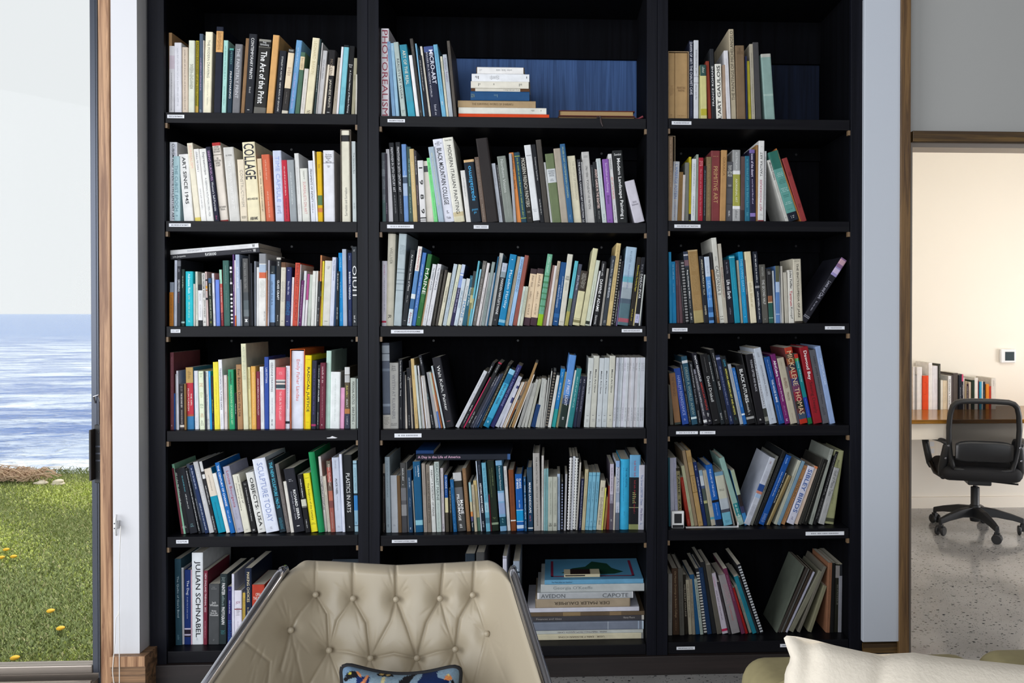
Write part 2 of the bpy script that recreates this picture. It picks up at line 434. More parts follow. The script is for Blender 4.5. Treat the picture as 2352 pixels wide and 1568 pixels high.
h = MB(); hx0, hx1 = xt(207, 1040, -.02), xt(228.5, 1040, -.02); hz0, hz1 = zt(1112, 216, -.02), zt(977, 216, -.02)
h.box((hx0, -.03, hz0+.015), (hx0+.009, .02, hz1-.015)).box((hx0+.004, .0, hz0), (hx1, .016, hz1))
hh = h.build('handle', 'black_plastic', door, bevel=.003)
for fy in (.2, .86):
    MB().lathe([(.004, 0), (.004, .004)], 10, Matrix.Translation((hx0+.02, .001, hz0+(hz1-hz0)*fy)) @ Matrix.Rotation(R(90), 4, 'X')).build('screw', 'chrome', hh)
for fy in (.38, .5, .62):
    MBX((hx0+.012, -.006, hz0+(hz1-hz0)*fy), (hx1, .0, hz0+(hz1-hz0)*fy+.006)).build('grip_rib', 'dark_aluminium', hh)
MB().tube([(xt(215, 912, 0), .012, zt(926, 215, 0)), (xt(215, 912, 0), .0, zt(910, 215, 0)), (xt(226, 912, 0), .0, zt(906, 215, 0)), (xt(227, 912, 0), .01, zt(922, 226, 0))], .003, 8).build('latch', 'chrome', door)

# cord cleat on the white column with a cord that hangs from it
cz0, cz1, cxx = zt(1228, 270, -.07), zt(1180, 270, -.07), xt(270, 1200, -.07)
cl = MB()
cl.tube([(cxx, -.078, cz0), (cxx, -.086, cz0+.02), (cxx, -.084, (cz0+cz1)/2), (cxx, -.086, cz1-.02), (cxx, -.078, cz1)], [.003, .006, .008, .006, .003], 10)
cl.box((cxx-.006, -.082, (cz0+cz1)/2-.014), (cxx+.006, -.0652, (cz0+cz1)/2+.014))
ct = cl.build('cord_cleat', 'white_plastic', smooth=True)
tag(ct, 'white cleat screwed to the white column beside the glass door', 'cleat')
for dz in (-.009, .009):
    MB().lathe([(.0022, 0), (.0022, .002)], 8, Matrix.Translation((cxx, -.0915, (cz0+cz1)/2+dz)) @ Matrix.Rotation(R(90), 4, 'X')).build('screw', 'dark_aluminium', ct)
cp = [at(x, y, -.10) for x, y in ((272, 1210), (274, 1300), (273, 1400), (266, 1422), (264, 1470), (260, 1520), (259, 1545), (264, 1580), (270, 1590), (274, 1575), (274, 1500), (274, 1440), (273, 1400))]
cp[0].y = -.085
cps = []
for a, b_, c_, d_ in zip([cp[0]]+cp[:-1], cp, cp[1:], cp[2:]+[cp[-1]]):
    for k in range(4):
        t_ = k/4; cps.append(.5*((2*b_)+(c_-a)*t_+(2*a-5*b_+4*c_-d_)*t_**2+(3*b_-a-3*c_+d_)*t_**3))
co = MB().tube(cps+[cp[-1]], .0016, 6).build('blind_cord', 'white_cord', smooth=True)
tag(co, 'thin white cord looped down from the cleat towards the floor', 'cord')

# ----------------------------------------------------------------- outdoors
LZ = -0.06
lg = MB(); lg.add([(-14, .12, LZ), (9, .12, LZ), (9, 4.5, LZ), (-14, 4.5, LZ), (9, 7.5, -1.4), (-14, 7.5, -1.4)], [(0, 1, 2, 3), (3, 2, 4, 5)])
lawn = struct('lawn_ground', lg, 'lawn_ground')
sg = MB(); sg.add([(-4000, 6.6, -1.25), (4000, 6.6, -1.25), (4000, 5500, -1.25), (-4000, 5500, -1.25)], [(0, 1, 2, 3)])
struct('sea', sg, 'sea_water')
# grass blades and clover leaves
nb = 120000
u = rng.random(nb); Yb = .2 + 4.4*u**1.5
ctr = np.array([at(110, 1300, y).x for y in np.linspace(.2, 4.6, 12)])
cxs = np.interp(Yb, np.linspace(.2, 4.6, 12), ctr)
Xb = cxs + (rng.random(nb)-.5)*(1.25+.28*Yb)
ln = .016+.024*rng.random(nb)+.05*np.clip((Yb-4.25)/.3, 0, 1)*rng.random(nb)**3; an = rng.random(nb)*6.283; tilt = .25+.8*rng.random(nb)
clover = (np.sin(Xb*3.1+1)+np.sin(Yb*4.3+Xb*2.0)+rng.normal(0, .8, nb)) > .7
fine = np.clip(1.15-.16*Yb, .5, 1); wd = np.where(clover, .0068, .0024)*fine*(.7+.6*rng.random(nb)); ln = np.where(clover, ln*.8, ln)
dx, dy = np.cos(an), np.sin(an)
base = np.stack([Xb, Yb, np.full(nb, LZ)], 1)
side = np.stack([-dy*wd, dx*wd, np.zeros(nb)], 1)
tip = base+np.stack([dx*ln*np.sin(tilt), dy*ln*np.sin(tilt), ln*np.cos(tilt)], 1)
midp = base+(tip-base)*.55+np.stack([np.zeros(nb), np.zeros(nb), ln*.12], 1)
V = np.stack([base-side*.6, base+side*.6, midp+side, tip, midp-side], 1).reshape(-1, 3)
g1, g2, g3 = (np.array(lin(h)) for h in ('84925a', 'a6ae68', 'c4cf62'))
tt = rng.random(nb)[:, None]
colr = np.where(clover[:, None], g2+(g3-g2)*tt, g1+(g2-g1)*tt*.8)
dry = rng.random(nb) < .05; colr[dry] = lin('c2b98a')
me = bpy.data.meshes.new('grass'); me.vertices.add(nb*5); me.vertices.foreach_set('co', V.ravel())
me.loops.add(nb*5); me.loops.foreach_set('vertex_index', np.arange(nb*5)); me.polygons.add(nb)
me.polygons.foreach_set('loop_start', np.arange(nb)*5)
me.update(calc_edges=True)
ca = me.color_attributes.new('Col', 'FLOAT_COLOR', 'CORNER'); ca.data.foreach_set('color', np.repeat(colr, 5, axis=0).astype(np.float32).ravel())
me.materials.append(MATS['grass_blade'])
go = bpy.data.objects.new('grass', me); COL.objects.link(go); tag(go, 'short green grass and clover of the lawn outside', 'grass', kind='stuff')
for i, (px, py) in enumerate(((31, 1278), (3, 1280), (139, 1443), (34, 1511), (116, 1403), (14, 1262))):
    p = atz(px, py, LZ+.035)
    f = MB(); f.lathe([(.004, -.008), (.016, -.002), (.018, .004), (.010, .009), (.002, .010)], 12)
    f.tube([(0, 0, -.035), (0, 0, -.006)], .0015, 5, mi=1)
    fo = f.build('dandelion', ['dandelion', 'lawn_ground'], smooth=True, loc=p)
    tag(fo, 'small orange yellow dandelion on the lawn, %s from the door sill' % ('fourth', 'fifth', 'second', 'first', 'third', 'sixth')[i], 'flower', 'dandelions on the lawn')
# pale stones and driftwood where the lawn ends
for k, (px, py, s) in enumerate(((92, 1109, .032), (132, 1109, .036))):
    p = atz(px, py, LZ+.02); s *= 1.15
    bmm = bmesh.new(); bmesh.ops.create_icosphere(bmm, subdivisions=3, radius=1)
    for v in bmm.verts:
        v.co = Vector((v.co.x*s*1.5, v.co.y*s, v.co.z*s*.62))*(1+.22*math.sin(v.co.x*3+k)+.12*math.cos(v.co.z*5+k*2))
    me = bpy.data.meshes.new('shore_stone'); bmm.to_mesh(me); bmm.free(); me.materials.append(MATS['shore_stone'])
    me.polygons.foreach_set('use_smooth', [True]*len(me.polygons))
    so = bpy.data.objects.new('shore_stone', me); COL.objects.link(so); so.location = p
    tag(so, ('pale flat stone beside the reeds where the lawn ends', 'pale stone at the lawn edge nearer to the glass door frame')[k], 'stone', 'stones along the shore')
dw = MB(); r2 = random.Random(3)
for i in range(240):
    px = r2.triangular(-90, 110, -20); py = r2.uniform(1094, 1106); p = atz(px, py, LZ+.03); L = r2.uniform(.08, .3); a = r2.uniform(-.6, .6)
    q = p+Vector((math.cos(a)*L, math.sin(a)*L*.4, r2.uniform(.0, .12)*L*3)); dw.tube([p, (p+q)/2+Vector((0, 0, r2.uniform(.01, .08))), q], r2.uniform(.002, .005), 5)
tag(dw.build('dry_reed_litter', 'driftwood'), 'heap of dry reeds washed up at the lawn edge', 'reeds', kind='stuff')

# ================================================================= BOOKCASE
BAYX = {'L': (379.5, 821.5), 'M': (871.5, 1485.5), 'R': (1534.0, 1953.0)}
# front top edge of every shelf, measured at the two ends of each bay
SH = {'L': [(257, 261), (506, 509.4), (748, 750), (987.7, 989.4), (1232, 1230.5), (1495.5, 1491)],
      'M': [(265, 272), (507.7, 512), (748.5, 749), (987.5, 983.6), (1230, 1224), (1491, 1481)],
      'R': [(272, 273.5), (508, 506.6), (744, 740.6), (980, 975), (1219, 1212.5), (1478, 1467)]}
ZS = {}
case = empty('bookcase', (0, 0, 0))
tag(case, 'dark espresso stained bookcase of three bays filled with art books', 'bookcase')
ups = [('L', X_B0, xt(379.5)), ('', xt(821.5), xt(846.3)), ('', xt(846.9), xt(871.5)), ('', xt(1485.5), xt(1508.8)), ('', xt(1509.5), xt(1534)), ('', xt(1953), X_B1)]
for _, a, b in ups:
    MBX((a, 0, 0), (b, BD, CTOP)).build('upright', 'espresso_upright', case, bevel=.0012)
zlow = zt(1509, 1250)
MBX((X_B0, -.012, 0), (X_B1, .02, zlow)).build('plinth', 'espresso_plinth', case, bevel=.002)
for key in 'LMR':
    xa, xb = xt(BAYX[key][0]), xt(BAYX[key][1]); ZS[key] = []
    for r, (ya, yb) in enumerate(SH[key]):
        z = (at(BAYX[key][0], ya).z+at(BAYX[key][1], yb).z)/2; ZS[key].append(z)
        th = .041 if r < 5 else z-zlow-.002
        sh = MBX((xa+.002, .004, z-th), (xb-.002, BD-.015, z)).build('shelf', 'espresso_shelf', case, bevel=.0015)
        if r < 5:
            for sx, xx in ((1, xa), (-1, xb)):
                MBX((min(xx, xx+sx*.009), .006, z-th-.019), (max(xx, xx+sx*.009), .022, z-th)).build('shelf_pin', 'brass_pin', sh)
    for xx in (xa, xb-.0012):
        MBX((xx, .016, 0.1), (xx+.0012, BD-.001, CTOP-.002)).build('side_shade', 'espresso_shaded', case)  # thin dark sheets added to paint shade onto the inner sides
    ztop = CTOP-.001
    for r in range(6):
        up_ = ztop if r == 0 else ZS[key][r-1]-.041
        zc = up_-.055 if r else at(1250, 134 if key != 'R' else 139, BD-.03).z
        MBX((xa, BD-.03, zc), (xb, BD-.012, up_)).build('back_rail', 'espresso_shaded', case)
        mat = 'espresso_shaded'
        if r == 0 and key in 'MR': mat = 'blue_skylit_board' if key == 'M' else 'navy_skylit_board'
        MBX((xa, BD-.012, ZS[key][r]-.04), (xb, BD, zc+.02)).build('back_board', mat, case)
        for fx in ((.15, .5, .85) if r else ()):
            MB().lathe([(.005, 0), (.005, .0015), (.003, .0015)], 12, Matrix.Translation((xa+(xb-xa)*fx, BD-.03, zc+.028)) @ Matrix.Rotation(R(90), 4, 'X')).build('screw_plug', 'plug', case)
    MBX((xa, .0, ztop-.03), (xb, BD, ztop)).build('top_board', 'espresso_shaded', case)
chip = MB(); pts = [(750, 1005), (758, 1004), (763, 1001), (768, 1003), (775, 1005), (770, 1006.3), (752, 1006.5)]
chip.add([at(x, y, .0035) for x, y in pts]+[at(x, y, .0045) for x, y in pts], [tuple(range(6, -1, -1))]+[(i, (i+1) % 7, 7+(i+1) % 7, 7+i) for i in range(7)])
chip.build('paint_chip', 'white_paint', case)

# ================================================================= BOOKS
# One line per upright book, measured in a crop of the photograph ("@ x0 y0 scale base" opens a crop):
#   bottom-left x, bottom-right x, top-left x, top-left y, spine colour, flags | lettering ; ... | colour bands ; ...
# lettering:  TEXT@from-to%:colour:share of the width:offset   '^' reads upward, '=' stacked lines, '~' print too small to read,
#             '!' the words name a person and stay out of the label
BOOKS = {
'L0': '''@ 360 40 4.9 1072
100 135 97 172 b08a62|~@40-80:6a4a30:.4
137 197 142 322 e4e2e6|~@40-96:444450:.2|14-34#d6c8d2
203 282 203 285 e6e5ec|~@8-90:b4b4bc:.3
290 355 290 337 dac9b6|~@4-94:6a5a50:.25
358 425 363 260 dfe2d2|~@32-66:3a3e38:.7
432 468 440 262 b9a72e|FRENCH DRAWING of the 20th Century@2-88:2a2610:.6|89-98#e0b85a
475 515 483 185 4b5a6c|~@30-72:c8a0c8:.4;~@94-98:c0c8d0:.6
519 530 523 258 cfc6bd|
530 610 552 163 efe8cd|THE MODERN DRAWING@10-56:8a8a80:.34;~@60-78:a8a498:.15;~@80-90:8a8a80:.2
643 722 675 105 1e2230|~@6-26:5a3a20:.6|5-29#d8a56a
730 780 757 258 a8d6cd|~@8-54:4f8a88:.4;~@62-88:4f8a88:.3
795 845 820 347 1d3140|PRINTMAKING@35-76:e8e8e8:.4;!PETERDI@5-24:5f8f90:.4|0-3#4f9a90
850 932 887 300 77777b|THE PAINTERLY PRINT@6-77:cfcfd4:.42
945 985 1005 235 8a6a4a|
990 1080 1043 185 24262c|CONTEMPORARY PRINTS@5-56:f0f0f0:.36;~@66-74:b0b0b0:.3;~@94-97:c0c0c0:.5
1090 1225 1155 243 2b2a28|*The Art of the Print@16-86:f2f2f2:.5;!=Fritz/Eichenberg@3-9:e8e8e8:.7|0-3#8a8880;10-11#6a6860;91-100#6a6862
1233 1305 1312 197 d6a468|
1320 1400 1385 372 22242c|!STANLEY W. HAYTER · NEW WAYS OF GRAVURE@9-95:d8d8d8:.22
1405 1475 1485 352 33302f|!=PICASSO@1-4:e0e0d8:.7;=PRINTS/AND/DRAW/INGS@24-45:c0a890:.6;~@66-84:7a7470:.2|6-60#e6d3b4;94-99#d8d0c0
1480 1545 1575 255 6d9fcb|~@10-36:c0d8f0:.3;~@44-94:b8a8d8:.4
1555 1605 1625 390 4f6f5c|~@9-26:6a5038:.6|7-28#e3cfa8
1612 1660 1665 575 dcd6cf|~@22-90:8a8078:.2
1665 1745 1757 228 e6dcbc|!LEONARD BASKIN@4-47:cdbf96:.4;NY@94-99:5a5040:.5
1765 1785 1835 245 2c3c3e|~@34-70:e0e0e0:.4
1787 1797 1860 285 e8e4e2|
1800 1852 1872 372 c5c3c4|~@14-46:7a7a80:.4
1868 1890 1925 530 e8dcc8|
1892 1965 1942 365 262426|JAPANESE PRINTS@45-88:d8d0c0:.42;MODERN@14-38:7a6a5a:.42;~@95-98:d0d0d0:.5|24-39#e6d8c4
1975 2018 2040 452 a89c8c|~@6-76:5a5248:.3
2020 2044 2080 330 e8e6ea|
2048 2108 2108 310 7fc4d2|~@60-86:66b4c6:.7|0-3#20262a
2112 2182 2165 320 17181a|A Concise History of Modern Painting@35-96:f0f0f0:.3;!=Herbert/Read@26-31:e0e0e0:.6
2190 2228 2222 458 a39d84|~@30-40:5a5644:.4
2234 2249 2243 640 d8d4c8|''',
'M0': '''@ 850 40 3.618 826
75 140 75 92 ece6ec|PHOTOREALISM@2-98:a03a50:.72
185 214 140 202 7fa4c8|~@4-10:e8f0f8:.6
217 244 170 215 9cc3dc|~@4-10:f0f4f8:.6
262 302 195 208 b9c7c2|REALISTS AT WORK@22-76:4a4e52:.44;~@90-94:26282c:.6
318 378 245 230 3a8ea6|ART OF THE REAL@8-55:ece6d0:.42|58-78#4c9ab0;78-100#3fa0b8
385 413 322 316 f0eeee|
415 441 330 178 4a4642|~@10-60:8a8680:.3;~@90-94:a0a0a0:.5
445 456 374 218 7fb6d8|
458 490 396 318 23252c|~@8-58:dadada:.3
492 510 415 242 e6dfd0|
515 595 445 245 24283c|*MICRO-ART@5-53:e4e6f4:.42:.2;IMAGES IN A HIDDEN WORLD@8-71:d0d0dc:.16:-.25;~@82-98:c8c8d4:.3|0-8#4a5a90
600 635 525 228 74b4d4|~@8-70:3f6a84:.3;~@78-84:e8e8e8:.5
637 655 582 325 d6d2bc|~@8-54:5a5a50:.4
658 692 603 310 b4bcc4|American Realism@5-43:8a7a9a:.5
698 722 638 196 5a544e|~@8-40:3a3632:.4''',
'R0': '''@ 1520 50 5.345 1192
82 158 82 385 b59468|~@48-64:7a5a38:.6;~@70-71:7a5a38:.3;~@92-96:8a6840:.5
162 314 164 385 b59468|=PREHISTORIC/PAINTING@47-61:7a5a38:.7;~@68-69:7a5a38:.4;~@92-96:8a6840:.6
340 386 335 235 272b3c|DAWN OF ART: THE CHAUVET CAVE@2-68:e0e0ea:.66;~@70-95:7a80a0:.2
392 450 390 228 d4d6dc|^L'ART PRÉHISTORIQUE@12-44:4a4a50:.34;^~@56-76:5a5a60:.36|45-46#a8a8b0;53-54#a8a8b0
455 478 460 655 a8a878|
482 556 470 530 cfc98c|~@4-16:c8d0c8:.5|0-20#35524e;80-92#b4ac3c
570 610 540 485 8a3a2c|
615 662 588 335 2a2c30|^FRANCE ROMANE@24-80:e4e4e4:.5
672 750 650 520 e8e6dc|^*L'ART GAULOIS@3-98:1a1a1a:.52
752 788 745 530 a8907c|
800 850 762 355 dcdade|~@12-90:a8a8b0:.2
855 915 820 93 b4a890|^THE PAINTINGS OF MICHELANGELO@2-78:4a4238:.6
922 1030 900 293 7c664e|=EL/GRECO@3-12:5f4a38:.7
1038 1055 1026 420 2a3050|
1065 1100 1040 483 a9a035|
1105 1148 1075 275 aca594|^~@12-92:6a665c:.25
1155 1225 1115 255 49484a|
1270 1390 1215 398 8aa6a0||0-5#b8b8b0;60-63#a0b8b0''',
'L1': '''@ 360 290 4.9 1066
100 185 100 178 e6e8f0|*CUBISM AND TWENTIETH-CENTURY ART@2-98:1a2030:.32;~@3-24:8a90b0:.2:.3
192 267 183 337 b3d3da|THE CUBIST EPOCH@14-84:5a8a98:.44;~@90-93:4a7a88:.4
310 418 248 318 efeeec|*ART SINCE 1945@4-74:26262a:.36;~@96-98:333333:.5
435 500 340 192 eee6d0|SURREALISM@3-32:f0c0b0:.44|95-100#e4d068
503 565 415 258 f0eeea|~@4-32:70707a:.4;~@55-84:9a9aa0:.3
568 645 480 256 ecebe6|Expressionism@5-36:6a6a70:.4;A GERMAN INTUITION 1905-1920@40-93:8a8a90:.26
655 710 552 235 1f2034|SEEING OURSELVES:@5-46:b890c0:.44;Women's Self-Portraits@47-86:d8d8e0:.44;~@92-98:b05080:.4
715 808 622 188 e2d8cc|!=LOTHAR-/GÜNTHER/BUCHHEIM@4-13:2a2a2a:.75;=DIE/KÜNSTLER-/GEMEIN-/SCHAFT@18-31:2a2a2a:.78;!=BUCHHEIM/VERLAG@80-86:2a2a2a:.75|0-4#b03030;15-16#8a8478;98-100#8a2a2a
825 940 748 240 d4d2cd|THE GERMAN EXPRESSIONISTS@18-84:eceae8:.3;!=B.S. MYERS@10-12:5a5a5a:.6;~@88-89:4a4a4a:.5
948 1026 905 375 e6d9c2|CONSTRUCTIVISM@17-76:a8a296:.4;!=GEORGE/RICKEY@91-95:5a5a50:.7
1030 1170 962 182 ece2c0|*COLLAGE@2-47:1a1a28:.84;=*HERTA WESCHER@70-73:1a1a20:.85;=*ABRAMS@94-98:1a1a20:.62
1178 1228 1130 365 e0caa8|!CUBISM   TAYLOR   THE MUSEUM OF MODERN ART@18-84:3a3428:.24
1233 1322 1178 320 d2694a|~@8-38:e8b8a0:.24;~@55-96:e8c0a8:.24
1340 1435 1305 275 ccd4e8|TIME CAPSULE@8-72:98aade:.46;=~@77-88:5a6a9a:.5
1440 1500 1405 382 bf2c3e|~@10-58:f0d8d8:.28;~@62-96:1a1a20:.28
1505 1582 1465 380 9aa0a4|~@20-74:e0e4e4:.22
1590 1640 1548 305 dededc|~@20-60:b0a8a8:.2;~@74-90:b0a8a8:.2
1645 1727 1612 475 dfdfd6|SURREALISTS ON ART@25-85:d89a9a:.36;!Lippard@5-20:9a9a90:.3
1740 1793 1703 387 dfe2ec|FRAGMENTS OF INFINITY@14-68:2a2a34:.4;~@70-86:5a5a64:.3
1795 1817 1752 278 eceef2|
1820 1872 1800 287 e0b41c|~@18-26:8a6a10:.5|62-76#5a7a52;80-86#d08048
1885 2005 1873 272 e4e4ea|=The Great/Experiment/Russian/Art/1863-1922@5-17:26262c:.62;!=CAMILLA/GRAY@21-24:5a5a60:.3;~@97-98:333333:.4|17-18#9a9aa4
2088 2180 2075 48 e4dfcc|^Surrealists and Surrealism@62-93:6a6a68:.3|5-12#2a2a2c;12-100#e4dfcc
2205 2250 2192 170 c8d0d0|The Selective Eye@14-40:5a6468:.42;~@76-84:5a6468:.3''',
'M1': '''@ 860 290 6.03 1318
90 152 75 365 6a7078|~@12-30:b8c0c4:.7;~@38-52:aab2b8:.8;~@60-72:b0b8bc:.7|68-100#56706e;24-34#8a929a
160 190 140 375 3a3440|~@10-30:6a6478:.4;~@72-88:c8b8d0:.4
195 262 158 318 d5d3d8|~@40-60:a8a8b0:.2
270 342 198 230 222428|PRIMITIVISM IN 20TH CENTURY ART@6-62:d8d8dc:.46;~@66-90:a0a0a4:.24
345 412 290 222 222428|PRIMITIVISM IN 20TH CENTURY ART@6-62:d8d8dc:.46;~@66-90:a0a0a4:.24
415 478 375 250 6f95cc|~@34-40:e0e8f4:.2|40-66#a8bcd8;42-50#4a5a70
480 538 443 285 3f5450|1955 Carnegie International@16-52:a8d0c8:.36;~@62-88:a8c8b8:.3
540 600 485 315 d2b884|~@18-60:f0e4c0:.3
605 640 545 338 3c383c|~@8-34:e8e0e0:.4;~@48-76:d8b0b0:.4
640 720 595 475 e4e2e2|*1   9   8   9@11-86:1a1a1a:.6|92-94#3a3a3a;96-97#3a3a3a
728 828 655 485 dcd5ca||8-18#4a4c50
830 882 723 440 7fdc8c|SÃO PAULO@7-26:2a7a4a:.4;~@28-92:3a9a5a:.22
890 970 745 290 a9bcca|~@8-78:d8d8b0:.3
970 1108 808 185 e2e4f0|*BLACK MOUNTAIN COLLEGE@11-79:1a1c24:.46;=LEAP/BEFORE YOU/LOOK@3-8:3a3a44:.7;~@86-91:2a2a34:.3;=Yale@93-96:4a4a54:.45
1110 1252 945 165 e8e6da|MODERN ITALIAN PAINTING@9-90:26262a:.34;!=Guido Ballo@2-4:4a4a44:.7|88-93#cfc09a;93-100#ddd6b8
1275 1340 1190 615 e2e0dd|~@14-52:6a6a6a:.22
1345 1487 1235 470 1c242e|^*spazialismo@10-66:3ba4dc:.5;^!=giampiero/giani@75-90:3ba4dc:.6|0-4#d8b484
1495 1558 1385 430 6c5c52|~@5-66:8a7a70:.5;~@72-96:c8b8a8:.22
1560 1722 1405 175 2b2626|
1728 1782 1620 517 b9bec8|~@10-40:6a6e78:.24;~@62-92:6a6e78:.24
1785 1816 1685 535 3a3a3c|~@5-54:a8a8a8:.5
@ 1170 290 6.03 1335
-54 64 -172 420 868d86|Northern Visions@5-55:d0d4d0:.32;~@58-92:b0b4b0:.12
62 100 -8 378 a9adb4|
105 168 -4 368 e8924e|ART IN VIENNA@4-24:6a3a28:.5;~@27-34:6a3a28:.4;!Peter Vergo@39-52:5a3020:.4
168 243 65 365 25485a|~@8-92:b8c860:.36|5-6#a8b850;93-94#a8b850
245 330 140 432 2a2826|MODERN FRENCH PAINTERS@2-76:d8d4c8:.56;~@82-85:b8b4a8:.7;~@92-94:b8b4a8:.7
335 428 203 265 e4e6e8|!=APOLLINAIRE@12-15:5a5a60:.7;=~@82-86:8a8a90:.7|97-100#1e1e22
430 487 305 255 1d1f24|Contemporary Spanish Art@16-46:d8d8d8:.34;~@70-90:d0d0d0:.34
488 562 365 190 4a4540|
570 598 472 500 e8e8e8|~@30-90:b0b0b0:.3
600 720 492 385 6d7a58|=MODERN/MASTERS/EASTER@24-33:6a7078:.7;=~@36-40:6a7078:.5|22-42#d0d4d6
722 818 610 312 b0a596|
820 890 700 248 33648f|MUSÉE D'ART CONTEMPORAIN CANADIEN@4-68:b8c8a0:.4;~@90-96:8aa8c8:.4
895 1003 800 415 ddd6bc|THE HISTORY OF IMPRESSIONISM@8-66:a8a290:.26:.16;~@9-64:c0b8a0:.16:-.2
1005 1055 935 460 24252e|THE McMICHAEL CANADIAN ART COLLECTION@4-92:e0e0e4:.46;~@94-99:e8e8e8:.7
1057 1080 985 495 dcdcdc|~@20-90:8a8a8a:.3
1082 1184 998 358 c7c5c2|^FIGURE DI UN'EPOCA 1900-1961@20-80:4a4a4a:.3;~@5-8:7a7a78:.6
1186 1218 1125 535 2b2d30|~@4-38:8a9a98:.4;~@46-88:8a9a98:.3
1220 1285 1155 495 25282a|*AVANT-GARDE IN THE EIGHTIES@12-76:e8ccc4:.5;~@80-94:a0a0a0:.3
1290 1352 1200 450 c9d2d2|~@4-60:8aa8a8:.3;~@86-96:7a9898:.4
1355 1442 1285 458 8d5fae|Surrealism and Painting@6-52:dcc4ec:.4;!Breton@57-70:4a2a6a:.4;~@95-98:4a2a6a:.5
1450 1502 1365 385 dcdcdc|ART OF THE FORTIES@33-65:d87868:.48;!CASTLEMAN@6-22:2a2a2a:.36;~@74-96:2a2a2a:.3
1505 1640 1425 340 252728|*Modern Landscape Painting@11-91:f0f0f0:.42;!=Santini@4-7:e8e8e8:.7;~@93-98:e8e8e8:.5
1735 1880 1590 770 cfcbd6|=XXX/biennale@49-59:5a5664:.62;~@92-94:6a6674:.5''',
'R1': '''@ 1520 290 5.345 1165
84 136 84 130 9a8068|~@4-60:c8b090:.5
118 190 148 430 b7bac0|L'AMBERGE POTEIN@5-62:4a6aa0:.5;~@68-94:6a7aa0:.26
192 243 215 560 82653e|~@12-60:6a4e2e:.4
245 276 262 595 c8c0bc|
280 328 288 445 74756e|
330 358 335 375 b8a81e|~@10-82:6a6010:.4|88-98#2a2a2c
360 411 375 400 d4d8dc|~@8-44:4a5a6a:.3;~@60-92:6a7a8a:.3
415 442 425 345 93a094|~@8-50:5a6a5c:.4
445 502 455 385 a22838|=20@4-14:d88a90:.7;~@18-92:c87880:.5
505 537 517 485 24262c|~@8-90:8a98a8:.4
540 602 550 375 7c6a4c|~@6-94:a08a58:.4
605 712 605 300 7d3c3e|PRIMITIVE ART@22-74:c09a6a:.46;~@96-98:b08a60:.5;~@7-8:b08a60:.6
712 783 732 292 b58c5c|OAXACA@10-36:8a6438:.4
785 866 798 435 55555a|=LOST/CITY/OF THE/INCAS@5-26:e8e8e0:.78;=~@38-42:d8d8d8:.7;~@82-92:d8d8d8:.4|43-44#3a3a3e;70-71#3a3a3e
868 962 868 290 a9a9aa|AUSTRALIAN@3-27:dcdcdc:.26;ABORIGINAL ART@40-73:e8e8d0:.26;~@84-97:5a5a5c:.4|0-28#9a9b9b;29-34#e8e8e8;34-78#a3a34e;78-82#eeeeee;82-100#b0b0b0
968 1016 975 370 5d4a48||82-100#3a3234
1020 1082 1020 365 2b6d86|~@5-80:5fa8b8:.5;~@86-94:5fa8b8:.5
1086 1152 1075 285 29263f|*icons of the desert@6-38:d8d0e8:.46;~@41-76:c8c0e0:.3|0-5#7a68a8;88-93#8a78b8
1155 1178 1158 230 9a7448|
1180 1250 1190 178 dedddb|^TANTRA ART@14-44:4a4a4e:.42;^!AJIT MOOKERJEE@48-87:b04868:.42;~@7-8:444444:.2;~@90-93:8a8a90:.6|98-100#8a2a30
1253 1276 1262 305 c6c6c8|~@8-70:5a5a5c:.5
1520 1562 1293 420 c9c8c2|*Mimbres Pottery@4-33:33333a:.5;~@35-82:9a9a94:.3;~@93-96:5a5a5a:.5
1560 1690 1305 325 5f9a92|=~@30-36:c0e0dc:.8;=~@40-46:2f6a64:.8;=~@52-58:c0e0dc:.8;=~@62-67:2f6a64:.8;=~@72-77:c0e0dc:.8;=~@82-85:2f6a64:.8;=~@92-96:e0e0e0:.4|0-25#2f6a5e;88-100#1e2430
1700 1716 1395 275 a86a38|
1718 1785 1475 400 8f3a3a|~@22-28:5a1c1c:.6;~@72-78:5a1c1c:.6''',
